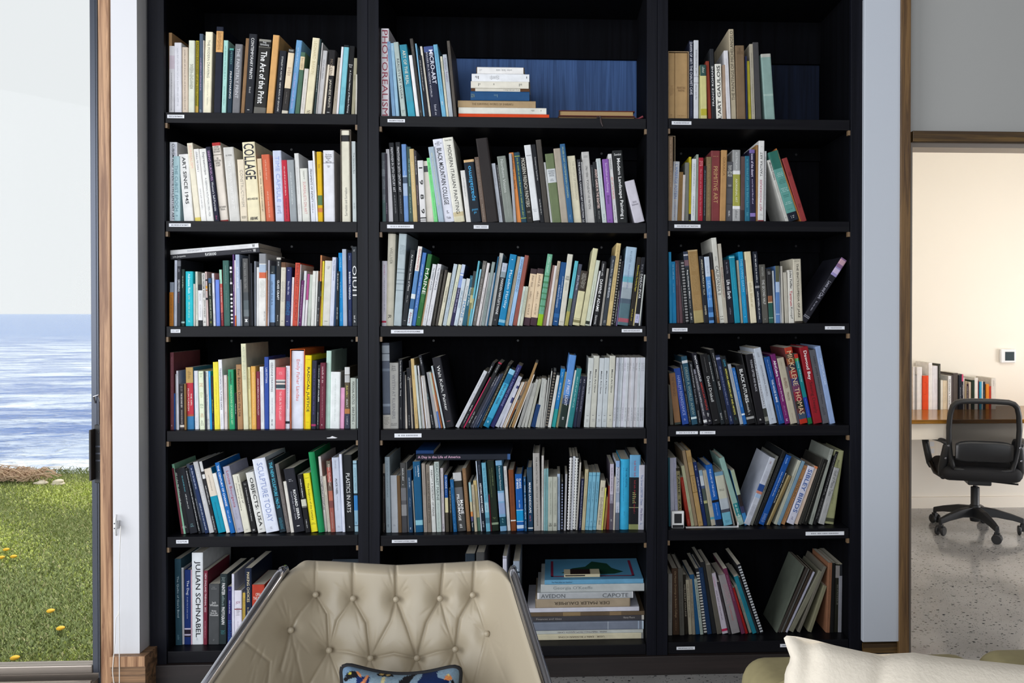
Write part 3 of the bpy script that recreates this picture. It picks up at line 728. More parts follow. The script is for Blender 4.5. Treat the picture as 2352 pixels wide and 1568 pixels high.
'L2': '''@ 370 540 6.533 1354
65 128 65 855 c07a2c|~@8-92:6a3a10:.4
131 193 132 705 8f97a6|!BEN KATCHOR@28-62:5a6070:.42
198 238 203 375 c3c9d8|~@6-30:8a90a0:.3;~@70-92:8a90a0:.3
240 294 245 365 2c2e36|GROWING@30-48:e0e0e4:.5;~@50-66:8a2a3a:.4;~@14-20:9a9aa4:.5|2-10#6a6c74
298 356 300 510 25342f|~@12-34:b8c8b8:.36|92-95#a8c8c8
372 484 372 543 27bccb|*!Adrienne Rich@4-40:d8f8f8:.3;~@44-52:f0e0a0:.2;~@56-86:d0e8c0:.24;~@90-94:d8f0f0:.3
487 514 485 730 c8c6c0|
522 556 515 545 cfd3c8|~@5-20:8aa088:.4;~@30-80:8aa088:.4;~@88-94:5a6a5a:.4
560 626 555 740 e4e4e6|~@22-40:5a5a60:.26;~@48-80:8a8a90:.2|0-14#2a2c30;86-100#26282c
632 684 610 570 d6d4d0|*HOW FASCISM WORKS@2-46:222226:.5;!JASON STANLEY@50-84:222226:.5;~@90-94:222222:.6
685 714 657 548 d8c0bc||14-17#33343a;26-31#e8a838;33-35#b06a3a;48-52#33343a
730 776 707 645 2e3630|Goldened@12-36:e8e8e0:.44;!JACQUIE SMITH@44-84:c8d0b0:.44;~@90-94:d8d840:.6|0-10#3a5a80
785 821 760 572 d8d8de|~@8-18:5a5a64:.3;~@38-50:5a5a64:.3;~@76-94:5a5a64:.3
832 889 817 668 6a86d8|~@91-93:e8b0b8:.3
903 941 872 517 c05a54|Sun in Days@32-58:f0e0d8:.5;~@62-90:e8b0a8:.36|0-25#a8d8c0;76-100#8a3038
948 1040 925 380 3d655e|~@8-36:8aa8a0:.16;~@46-76:6a9088:.2
1050 1082 1030 465 24262c|~@20-30:d8d8d8:.5|1-5#e8e8ea;8-11#e8e8ea;27-30#e8e8ea;46-49#e8e8ea;53-56#e8e8ea;60-63#e8e8ea;66-69#e8e8ea;73-76#e8e8ea;80-83#e8e8ea;86-89#e8e8ea;93-95#e8e8ea
1086 1108 1072 290 5a3a70|~@42-52:e8e0f0:.5;~@60-72:e8e0f0:.5
1110 1126 1100 375 d8703a||0-84#e0d8dc
1136 1198 1115 290 a9b8d0|~@18-48:e8ecf4:.5
1200 1216 1185 665 eeeef2|
1218 1238 1202 470 1c2226|
1241 1326 1220 350 5a5a5a|~@6-46:8a8a88:.5;*M@90-94:f0f0f0:.5|50-62#4a4e52;62-76#5a6468;76-86#70787c;86-100#4a4c50
1334 1352 1312 290 1a1b20|
1358 1376 1340 420 30333a|
1380 1398 1370 560 23252b|
1402 1420 1400 390 8a909c|
1432 1468 1435 480 d8d8d8|
@ 600 540 6.533 1366
-33 72 -30 275 e6e4e0|~@36-60:b8c0b8:.8;~@80-94:5a5a60:.2:.3|0-14#8a8c90;15-26#a8b8cc;26-34#d06848
75 92 70 530 b08060|
96 118 105 375 a8a8b4|~@30-80:5a3a50:.5
122 208 125 458 8fb0d8|~@26-66:3a4a68:.4;~@10-12:e0e0e4:.6|0-14#30383c;94-100#3a3e48
215 282 232 335 2b2d2f|*GLASS CRAFT@33-62:e8e8e8:.46;~@6-13:d8d8d8:.36;~@84-94:d0d0d0:.3|0-3#c8c4bc
280 352 302 405 d2ccbc|~@30-62:8a8a90:.7;~@12-14:7a7a70:.5;~@92-94:6a6a60:.5|0-8#6a4a34
355 437 380 478 2c3060|~@24-48:d0d0e8:.36;~@58-82:2f9ad8:.8;~@92-94:d8d8d8:.5;~@5-7:c8c8d8:.5
438 469 465 630 e8e0e4|~@14-80:c04a58:.4
470 542 515 412 c8503e|RIBHI TOAST@2-38:8a2820:.5;CAI PITHUIT@58-92:8a2820:.5;~@40-54:9a3a2c:.4
545 553 590 438 d8d8da|
556 602 600 675 6a3068|~@10-84:e0c8e0:.34;~@92-95:f0f0f0:.5
603 642 645 535 dcdce0|~@8-30:a8a8b0:.2
648 682 695 580 ded8dc||0-50#b05088
690 738 735 590 bfc6bc|
745 792 778 535 e2e2dc|~@20-70:c0c0b8:.3
795 826 826 535 e0e0dc|
828 862 862 690 383a3e|~@35-46:e8e8e8:.5;~@60-66:b0b0b0:.6;~@74-90:d8d8d8:.4
865 886 890 300 d08a58||50-58#e8e8e0
888 916 922 388 e4cf3c|~@10-60:9a8a20:.3;~@80-90:9a8a20:.3
918 1026 960 380 d8d6ce|=~@8-14:7a7a78:.4;~@92-94:5a5a58:.6
1028 1087 1070 330 cdd2e4|Mary Temple Currency@4-34:5a5a78:.4;~@86-94:9a9ab8:.2
1090 1116 1125 335 1f3a5c|
1118 1162 1132 540 1e2226|~@4-36:d8d8d8:.5;~@66-90:c8d0d0:.5
1172 1230 1160 265 1288cc|!LAY PIGUE@6-20:7ac8ec:.44;~@40-62:7ac8ec:.44;~@82-94:6ab8dc:.44
1231 1292 1215 210 b0b9ca|
1302 1362 1298 265 22305a|*!BARBARA TAKENAGA@26-64:e0e4f0:.44;~@4-10:b0b8d0:.3;~@78-94:6a7aa0:.24
1370 1446 1360 172 33373c|OIUI1@24-62:ececec:.8;~@4-7:c8c8c8:.4;~@87-97:e8e8e8:.5''',
'M2': '''@ 860 530 6.27 1369
78 153 82 433 d8d4e0|~@6-22:b05a8a:.26;~@26-78:4a5a78:.22|92-95#c03050
165 272 198 40 d2cdbc r|!WELLIVER@15-33:7a786c:.34;R@88-92:4a4840:.4
278 388 358 38 b2bfc4|=~@12-22:8a9aa2:.7|38-39#8a989e;42-43#8a989e;50-51#8a989e;54-55#8a989e;61-62#8a989e
392 466 520 272 24282c|An American Sense of Place@6-54:d8d8d8:.34;~@60-70:9a9a9a:.3;~@93-95:9a9a9a:.5
468 531 630 220 5a88bc|!Goldsworthy@3-30:b04a48:.62;Abrams@83-97:a04a50:.5|0-31#e4e0da;60-66#dce4e8;66-79#3f6a98;79-100#cfe0ea
533 592 695 310 4a7ac0|~@16-46:c0d4f0:.4;~@48-76:c0d4f0:.3
595 662 770 330 2f6a38|MAINE@20-56:f2f0e8:.7;~@56-68:6aa868:.6;~@88-90:d8e8d0:.5
665 686 785 690 d8b488|
688 747 840 475 d9dadf|The IMPRINT of PLACE@6-42:3a4a58:.36;~@66-92:6a6a78:.24
750 811 910 473 dddde2|The IMPRINT of PLACE@6-42:3a4a58:.36;~@66-92:6a6a78:.24
825 866 960 560 36332f|~@8-90:8a8478:.3
875 913 1015 560 4a4540|~@8-90:8a8478:.3
915 967 1060 598 d5d0ba|TIMBERLANE@26-56:8a8674:.36;~@62-90:a8a490:.24
980 1034 1145 473 b9c6d0|The Art of Monhegan Island@26-70:8a98a8:.4;~@78-96:8a98a8:.2
1035 1087 1212 480 d0d2bc|Art of the Maine Coast@28-70:9aa890:.36
1090 1140 1265 480 2f2c50|~@34-80:c8c8e8:.5|0-14#c8d4ec;14-38#8aa0d4;16-18#e8ecf4
1142 1197 1270 685 c8d4de|ISLAND@26-62:7a9ab0:.4;~@88-94:8aa8b8:.4
1200 1260 1330 682 d6dadb|MAINE@48-84:2a7ab0:.6;POSTCARDS@16-44:8a8a90:.4;~@90-94:4a4a54:.4
@ 1070 530 6.27 1372
-54 8 65 640 2c6076|*Paintings of Maine@24-60:d8e8ec:.46;~@4-10:8ab8c0:.3
12 60 110 578 7a7c58||0-30#3a4040;44-58#c0b888;70-82#8a7a40
62 84 205 550 8ec8dc|
36 62 178 432 64b2c4|~@6-40:4a9ab0:.3|58-74#a8a880
90 146 250 430 6f6a66|ARTHUR DOVE@6-24:a8a49c:.4;~@28-60:c8c4c0:.4;~@70-94:d0ccc8:.3
148 187 310 460 dad4d4|~@40-66:8a8a8a:.5
195 219 330 600 a8a8a8|
221 266 380 445 8f9c9a|~@46-96:6a7878:.5
266 299 395 600 d8dce0|
300 316 460 370 1a5a80|
318 371 490 317 bcbdba|~@8-18:8a8a88:.3;~@32-50:7a7a78:.3;~@64-92:8a8a88:.24
376 452 530 458 2b2e32|!MARSDEN HARTLEY'S MAINE@25-82:f4f4f4:.44;~@6-11:7a8090:.6;~@90-94:8a8a8c:.5|0-14#b8c0d0;14-23#8a98a0
460 558 640 332 1a82b4|Marsden Hartley@22-76:d8f0f8:.5;~@7-9:e0f0f8:.4|92-96#8ac0d8
562 607 745 365 b3a894|~@20-70:8a7e68:.4;~@80-94:8a7e68:.3
613 670 790 370 9cc0e4|HOPPER'S NEW ENGLAND@4-51:3a6a9a:.52;~@82-94:5a88b0:.24
677 735 852 348 94544a|
737 772 830 797 ccd8d0|~@12-70:7a9088:.3
776 817 865 797 c8ccb8|~@12-70:7a8468:.3
825 922 938 540 e0c8a8|~@12-34:6a5040:.4;~@40-54:6a5040:.3;~@62-82:6a5040:.3|0-9#3a2c30;86-100#46303a
927 1022 1035 537 e0c8a8|~@12-34:6a5040:.4;~@40-54:6a5040:.3;~@62-82:6a5040:.3|0-9#3a2c30;86-100#46303a
1024 1098 1178 330 6fae90|~@4-28:b8dcc8:.5;~@40-80:4f8a6c:.7|84-100#94c020;30-32#4a8a60;38-41#4a8a60;46-48#4a8a60;54-56#4a8a60;62-64#4a8a60;72-74#4a8a60
1100 1113 1228 455 8f7a66|
1115 1152 1252 492 8d6f68|
1156 1190 1282 500 e0dad8|
1193 1238 1322 432 bfb09a|!JOHN MARIN@3-28:6a6054:.56
@ 1270 530 6.274 1364
-10 72 118 447 1c4f86|A MEDIUM FOR MODERNISM@36-72:c0d4e8:.26:-.2;!JOHN MARIN'S WATERCOLORS@22-58:d0e0f0:.26:.2;~@93-95:e0e8f0:.5|81-87#2a64a0
80 157 215 332 d5d2c4|=JOHN/MARIN@29-38:4a4a48:.7;~@40-52:a8a898:.5;~@94-96:5a5a54:.8
165 217 318 430 5fb8c6|~@10-40:3a90a4:.34|58-78#7c8a68;78-100#a8a058
222 277 370 475 4a4e5e|!John Marin@18-42:c8c8d4:.6;~@50-80:8a8a98:.24
282 382 415 570 d8d2a8|=~@4-32:d8d4c8:.7|0-37#3c342c;87-88#a8a078;90-95#8a845c
388 462 580 247 d4cfa8|
464 522 625 420 ccd2c0|~@32-70:7a8670:.3|93-98#2a3028
525 547 668 575 e0e0e0|
572 636 708 435 26262a|*DAWNS + ADAMS@28-78:f0f0f0:.62;~@4-24:e0e0e0:.5;Sentosa@84-98:f0f0f0:.4
638 666 750 450 1c1c1f|~@10-40:b0b0b0:.4
672 702 780 540 9a9690|~@70-84:5a5a58:.4
705 764 850 355 3a4048|*!LOUISE NEVELSON@33-60:d8dce4:.42;~@6-30:c0c8d0:.4;~@92-96:d0d4d8:.6
768 832 920 175 d3bb84|!LOUISE NEVELSON ATMOSPHERES AND ENVIRONMENTS@3-70:a08a5c:.4;~@80-88:b09a6c:.2
836 862 968 355 8a867c s|
870 905 990 440 24242a|~@46-96:d0d0d4:.5
905 924 1003 440 8a78a8|
930 1082 1060 225 8fb0c8|Art at Colby@5-20:7088a0:.24;~@22-54:7078a0:.2|0-36#a4bcd0;38-45#6aa8b8;45-52#b0b8c0;52-66#98a4ac;66-72#506070;72-100#54707a;91-96#a85a68
1088 1150 1215 375 2a2622|!Robert Indiana: The Hartley Elegies@12-50:d8c838:.44;~@76-94:c8b838:.4
1152 1166 1255 580 c8ba88|
1168 1194 1270 425 d6d6d6|
1200 1260 1300 385 1d1e24|!DAHLOV IPCAR@24-60:f0f0f0:.52;~@10-22:8a8a94:.5;~@86-94:4a4a78:.5|83-96#c0c0e0
1263 1286 1340 630 c8ccc8|
1292 1340 1344 380 20242c|''',
'R2': '''@ 1520 530 6.27 1338
112 150 97 305 2c8fc0|
152 212 133 443 1e7fb2|~@5-30:8ac8e4:.4;~@36-52:5fa8d0:.4
215 257 188 428 5c4048|~@5-40:a88a90:.34
262 305 228 428 62484e|~@5-40:a88a90:.34
310 340 240 430 26262a|~@40-80:a0a0a0:.3
345 390 270 425 8a8a8a s|
400 467 308 300 2d3236|*Rug Hooking in Maine@26-66:e8e8e8:.36;~@68-80:c0c0c0:.3;~@86-96:d8d8d8:.4|0-22#3a4254;4-6#c8c8d0;12-20#7a6068
470 607 375 280 9a7c50|~@6-30:b89a68:.7;~@34-58:b89a68:.7;~@62-80:b89a68:.7|0-2#b8a078;83-100#a89868
610 677 535 365 24262c|ANIMALS IN AFRICA BY YLLA@5-58:d8d0b8:.34;HARPER@74-88:d8d0b8:.34
685 757 610 375 5a90cc|SEA@36-48:a8d0f0:.5;~@14-26:7a8aa0:.3;~@54-66:c0dcf0:.3|0-30#c4d0e0;58-62#3a78c0;76-84#2f5a90;91-96#223a5a
770 796 690 310 3a3a3c|~@30-90:8a8a88:.5
802 832 712 560 8a6038|~@20-90:c8b8a0:.4
835 907 712 103 d0cfc6|CALIFORNIA II@33-67:3a3a3c:.6;~@22-28:8a8a88:.4;=::@92-96:222222:.5
908 952 810 187 b5aea0|EDWARD'S DISCOVERY@30-68:8a4a40:.5
955 1047 885 420 24242e|*Life on Earth@32-62:e8e8ec:.52;~@4-24:8a8a98:.34;~@76-88:8a8a98:.3
1055 1132 970 360 1f8ba6|~@18-50:5fb8cc:.2|2-3#a8d8e0
1140 1170 1075 425 b0ab9c|~@14-44:6a665a:.4
1178 1243 1100 303 1d8fc0|THIS LIVING EARTH@10-56:8ccce8:.5;~@62-88:6ab8dc:.3;~@91-93:e8f0f4:.4
1246 1270 1175 420 4a4448|~@26-56:d0c8cc:.5
1280 1368 1190 302 ddd0ac|~@44-78:a89870:.5;~@20-42:8a7a58:.14:.3|42-100#e2d8bc
@ 1730 530 6.27 1328
65 130 -8 300 1f2430|~@4-44:e8e8ec:.4;~@56-96:e8e8ec:.4|48-51#8a8a90
135 222 82 487 5b5954|THE SECOND HALF@26-68:d8d8d4:.4;WATERS@4-20:a8a8a0:.34;~@93-95:d8d8d8:.3
230 295 190 545 2a2a2c|~@5-10:d8d8d8:.7|50-61#8a5a40;61-63#d8c0a0;63-100#2e5c54;90-91#a8c8c0
305 330 270 575 c2cad0|
332 386 318 505 5a80b8||0-28#5a5c48;28-46#a8bcd8;84-85#c8d8ec
388 412 350 505 c0c8d8|
415 442 392 508 c0bcb2|
460 512 430 598 bab5a8|
515 592 492 565 d8d5cc|*!Jules Feiffer@1-36:222226:.46;*Tantrum@39-68:b02838:.46;Knopf@70-92:222226:.46
600 714 568 400 c9c2b0|*THE ENCYCLOPEDIA OF JAZZ@8-92:3a342c:.32;~@3-5:4a443c:.7|0-1#4a4640;97-100#3a342e
684 795 1300 380 23232b|!Lewis and Clark@36-64:b8b8c8:.5;~@68-84:a8a8b8:.3|0-14#8a6a90;2-9#c8a0b0;14-27#9a90c0;16-23#c8b8d8;91-92#8a8a94;93-94#8a8a94''',
'L3': '''@ 370 780 6.533 1352
68 116 68 505 5a6070|~@26-60:8a90a0:.6|50-53#8a92a4;60-63#8a92a4;70-100#6a7080
118 172 115 190 75424a|~@6-60:a87a80:.24;~@94-96:e0d0d0:.5
178 214 175 805 1f4f96|
222 238 215 515 a8a8ac|
240 268 228 465 d2d2dc|~@4-10:4a4a60:.5;~@38-56:5a5a78:.4
285 350 275 665 3a3438|*THE SECOND SEX@20-52:e0d8d8:.36;!SIMONE DE BEAUVOIR@57-88:c0b8b8:.3;~@4-16:a8a0a4:.6|90-95#e0d8d0
352 381 345 660 8a6a40|
388 497 370 415 3c7cae|THE GIRL@42-62:f0e4dc:.2:.22;FROM FOREIGN@34-70:f0e4dc:.2:-.18;~@6-20:8a6a38:.5|0-25#c4a060;25-76#c43848;76-79#b05a40
512 571 495 465 dcdee6|~@38-64:b8b8d0:.2;~@80-94:8a8a98:.2
585 660 562 470 e4ecd0|~@3-10:5a7a5a:.6;~@20-28:d06838:.7;~@36-46:a8b060:.7;~@56-64:3a7a5a:.7;~@72-80:d08050:.6;~@84-94:5a5a5a:.6
663 685 636 475 34343c|~@38-70:8a8a98:.4
686 735 660 470 d8dcda|~@3-10:6a8080:.5;~@40-60:6a6a6a:.4;~@82-94:6a6a6a:.6
738 768 712 470 2a9ad8|~@3-12:c0e4f8:.4
770 802 745 545 2e2a30|~@14-36:8a3a44:.4;~@44-70:b8b840:.5;~@86-92:b04a58:.4
805 887 778 335 efe04a|~@30-70:b8a83a:.26;~@80-92:b8a83a:.2
890 947 857 300 e8e8ee|TRANSFORMATION PLAYING CARDS@12-72:4a4a5a:.42;~@78-96:8a8a98:.2
955 1001 942 530 d8ccc8|~@14-50:b89090:.3;~@68-72:c06880:.4
1003 1024 985 545 e8dc98|
1030 1112 1005 447 2f9a6c|*ozenfant@4-24:1a4a34:.42;FOUNDATIONS OF MODERN ART@27-92:b8ecb8:.34
1115 1142 1100 800 1e2026|~@30-60:d8d8d8:.5
1150 1232 1125 373 a8805a|!Ever Baldwin: Down the Line@7-80:3a2a20:.44
1240 1316 1198 60 dcd9b8|ARTISTS' DIARIES@3-42:b8c0a8:.44
1318 1360 1295 410 dfd6a0|~@4-36:5a5434:.34;~@80-94:5a5434:.34
1365 1433 1350 397 e0ac58|~@10-94:f4dcb0:.24
1437 1492 1428 475 7a2c40|ASIAN AMERICAN PSYCHOLOGY@12-76:e8d0d4:.36
1497 1554 1480 405 e2e2e4|~@4-30:b0b0b4:.24;~@44-90:a0a0a4:.24
@ 600 780 6.533 1364
52 116 50 258 3450a0|!LARI PITTMAN@15-36:d8dcf0:.42
125 213 125 300 dfe2e4|CÉZANNE DRAWING@4-46:5a5a68:.4;~@55-78:9a9aa8:.26;~@86-96:222226:.4
218 357 225 412 e0606c|THE GIRL IN THE GALLERY@39-86:f6ccd0:.24;!=LINDSAY/POLLOCK@3-16:f4b8c0:.4;~@93-95:8a2a38:.4|20-36#c4c2c0;23-34#3c4c54;25-28#d8c8c0
360 426 372 392 dde0ec|~@8-70:4a6a9a:.3|88-92#22262e
447 629 460 165 dde0ee|!Emily Fisher Landau@11-64:d4706c:.34;~@3-4:a8a8b8:.6;~@94-95:8a8a9c:.6;~@17-40:b8b8c4:.1:.3
642 742 660 232 ecd21c|*RADICAL JUSTICE@16-77:3a3418:.5;~@5-6:6a5a10:.6;~@90-91:6a5a10:.6
750 822 768 310 2a2c3c|~@12-80:5a4a90:.36|93-96#a83a68
828 869 850 380 24282c|*!JENNY HOLZER@22-58:e8e8e8:.52;~@5-20:d8d8d8:.34;~@74-94:d0d0d0:.3
875 957 890 345 6a2a3a|~@6-32:e0c0c4:.44;~@36-84:b88890:.24;~@93-96:d8c8c8:.4
958 1033 982 165 b8d4c8|
1034 1177 1048 480 e6eaea|~@12-88:b8c4c0:.16
1182 1245 1195 718 dfa0c4|
1255 1332 1250 410 5a5040|~@30-50:d8d060:.4;~@52-66:e8e8e0:.36;~@80-94:d8d8e0:.24|0-12#d0d0d0;13-25#b8b8b8;68-76#b07848;76-100#3c4050
1342 1425 1340 572 b8bfb6|PERSONAL POLITICS@7-52:26282a:.4;!SARA EVANS@57-86:26282a:.4;~@89-93:3a3a3c:.4
1428 1450 1432 582 e0f0ee||0-100#dff0ee''',
'M3': '''@ 860 780 6.53 1348
102 215 82 48 4a505c|=~@86-96:6a665c:.7|3-12#9aa2ac;13-21#a4acb6;22-82#5c6474;30-33#7a8494;71-74#8a94a4;84-100#bcb8b0
220 362 215 345 a9a8a4|WYETH AT KUERNERS@18-85:74747a:.32;!=Betsy/James/Wyeth@4-13:6a6a6a:.5;=~@91-95:5a5a5a:.75
368 428 360 290 1e2026|!Two Worlds of Andrew Wyeth@2-42:d8d8d8:.38;Hoving@45-53:d8d8d8:.36;~@70-88:a8a8a8:.2
430 460 425 480 23252b|
464 496 437 530 c6beb4|~@10-60:8a847c:.3
498 552 480 430 1e2026|~@14-20:d0d0d0:.6;~@78-96:b8b8b8:.3
560 577 525 575 b0a89c|
580 608 515 315 2a2828|~@22-40:d0b8a0:.4;~@56-80:a09888:.4
612 662 545 285 c9ae78|~@10-30:8a7448:.3;~@70-94:6a5838:.3
675 710 592 385 c4ccc8|
718 732 652 535 b8b8b0|
735 756 645 390 d0d0d4|
762 776 690 540 8a7460|
780 798 700 560 d8d8dc|
800 850 705 540 bcb8b4|
866 912 662 235 22242a|~@4-14:d0d0d4:.5;~@52-62:8ac0c8:.4;~@82-96:c0c0c0:.4
916 965 780 490 9a9a9e|
970 998 820 490 b8c0b0||40-70#c8b0a0;70-100#5a7ab8
1000 1022 850 500 9a5a30|
1040 1066 850 395 b8c4c8|
1068 1198 865 275 222228|!Walt Kuhn, Painter@12-76:e8e8e8:.4;~@5-6:c8c8c8:.4;~@90-92:b05a70:.6;~@94-95:8a8a90:.3
@ 1040 780 6.53 1340
25 90 470 455 c8cad0|KUHN@40-56:a8aab4:.5;~@6-30:8a8c98:.34;~@74-92:8a8c98:.3
105 152 600 330 26262a|~@6-18:e0e0e0:.5;~@66-76:e8e8ec:.5;~@80-94:c0c0c4:.4
154 172 560 560 c83060|
175 237 690 330 222224|~@4-16:d8d8d8:.3;~@76-94:c8c8c8:.4|0-2#a83048
238 286 640 540 3a3c48|~@4-22:d0d0d8:.5;~@78-94:c0c0c8:.5
288 318 700 512 44485a|~@4-22:d0d0d8:.5
320 352 735 502 2f3a50|~@76-94:b8c0d0:.4
355 382 770 520 2a4a70|
385 438 835 350 22221e|~@4-90:c8b890:.34
440 538 860 430 3a9cc4|~@26-64:2a3a48:.5;~@90-94:c8e8f0:.5|0-8#8ac0dc;8-24#1a6c94;30-50#48acd0;84-100#1a7aa0
542 622 975 370 2c2e62|A PAINTING OF MAINE@22-66:8a90c0:.4;~@4-20:8a90c0:.4
626 692 990 540 b8bcc8|
700 736 985 630 c4c6d4||8-14#3a4070;34-46#3a4070
740 762 1035 630 c8b8a8|
765 787 1060 630 d0ccc4|
790 813 1090 625 b8926a||0-30#c8a080;30-40#5a5a60;46-80#c87a40
815 840 1112 625 7a6a58||60-100#23252a
842 856 1140 600 d8c8a8|
872 912 1240 340 9a7a50|
914 930 1215 520 d8d0c8|
965 1012 1175 645 9a9a98|
1018 1062 1215 640 a9a9a4|~@6-30:7a7a78:.3
1070 1112 1250 590 b0b0aa|~@6-36:7a7a78:.3
1120 1160 1295 585 a8a89c|~@6-36:7a7a70:.3
1165 1237 1258 962 1a3a68|
1240 1306 1335 575 b4b6b2|~@8-40:8a8a88:.2
1310 1340 1385 600 b4b4b0|~@8-40:7a7a78:.3
1342 1366 1430 570 b0b0ac|~@8-40:8a8a88:.3
1368 1382 1480 470 c8c8c4|
1384 1422 1515 460 6a6258 s|
1425 1472 1560 530 d0d0cc|
@ 1270 780 6.53 1332
-26 38 125 430 1f78b8|~@6-16:b0d8f0:.3;~@24-54:e0f0f8:.36|69-100#2a9c9c
45 77 185 480 8a8668|~@10-90:5a5840:.4
80 185 250 222 5a8ccc|AT FIRST LIGHT@34-70:e8e8f4:.4;~@86-92:d8d8dc:.4|56-60#4a6a9a;60-68#3a4a6a;68-100#22302c
187 213 330 455 d0d0cc|
215 292 358 425 2a7a80|~@14-68:a8d8d8:.34
294 347 400 540 2a3048|~@6-14:c0c0d0:.4;~@20-70:8a90b0:.44
350 407 455 545 262838|~@6-14:c0c0d0:.4;~@20-70:8a8aa0:.44
465 547 538 270 c8ccca|*Maine Art Now@19-52:3a3a3e:.26;~@4-5:8a8a8a:.5;~@83-85:5a5a5c:.5;=~@88-93:8a8a8a:.5
552 637 615 238 c6c6bc|*Maine Art Now@19-52:3a3a3e:.26;~@4-5:8a8a8a:.5;~@83-85:5a5a5c:.5;=~@88-93:8a8a8a:.5
648 727 700 272 c6ccd0|*Maine Art Now@19-52:3a3a3e:.26;~@4-5:8a8a8a:.5;~@83-85:5a5a5c:.5;=~@88-93:8a8a8a:.5
732 806 780 268 bfc6ca|*Maine Art Now@19-52:3a3a3e:.26;~@4-5:8a8a8a:.5;~@83-85:5a5a5c:.5;=~@88-93:8a8a8a:.5
810 893 858 240 c9c8bc|*Maine Art Now@19-52:3a3a3e:.26;~@4-5:8a8a8a:.5;~@83-85:5a5a5c:.5;=~@88-93:8a8a8a:.5
895 936 952 265 c8cad4|~@8-20:7a7a84:.5;~@72-92:7a7a84:.5
938 976 992 265 c4cad2|~@8-20:7a7a84:.5;~@72-92:7a7a84:.5
978 1010 1032 265 c0c6cc|~@8-20:7a7a84:.5;~@72-92:7a7a84:.5
1012 1056 1068 265 c8c8d2|~@8-20:7a7a84:.5;~@72-92:7a7a84:.5
1058 1101 1108 265 c8ccd2|~@8-20:7a7a84:.5;~@72-92:7a7a84:.5
1103 1147 1150 265 cac8cc|~@8-20:7a7a84:.5;~@72-92:7a7a84:.5
1150 1196 1190 265 c4c6ce|~@8-20:7a7a84:.5;~@72-92:7a7a84:.5
1198 1246 1235 265 cccad0|~@8-20:7a7a84:.5;~@72-92:7a7a84:.5
1248 1290 1280 265 c2c8ce|~@8-20:7a7a84:.5;~@72-92:7a7a84:.5
1292 1336 1320 265 c8cad4|~@8-20:7a7a84:.5;~@72-92:7a7a84:.5
1338 1376 1362 265 c6cad2|~@8-20:7a7a84:.5;~@72-92:7a7a84:.5
1378 1408 1398 265 c4c8d0|~@8-20:7a7a84:.5;~@72-92:7a7a84:.5''',
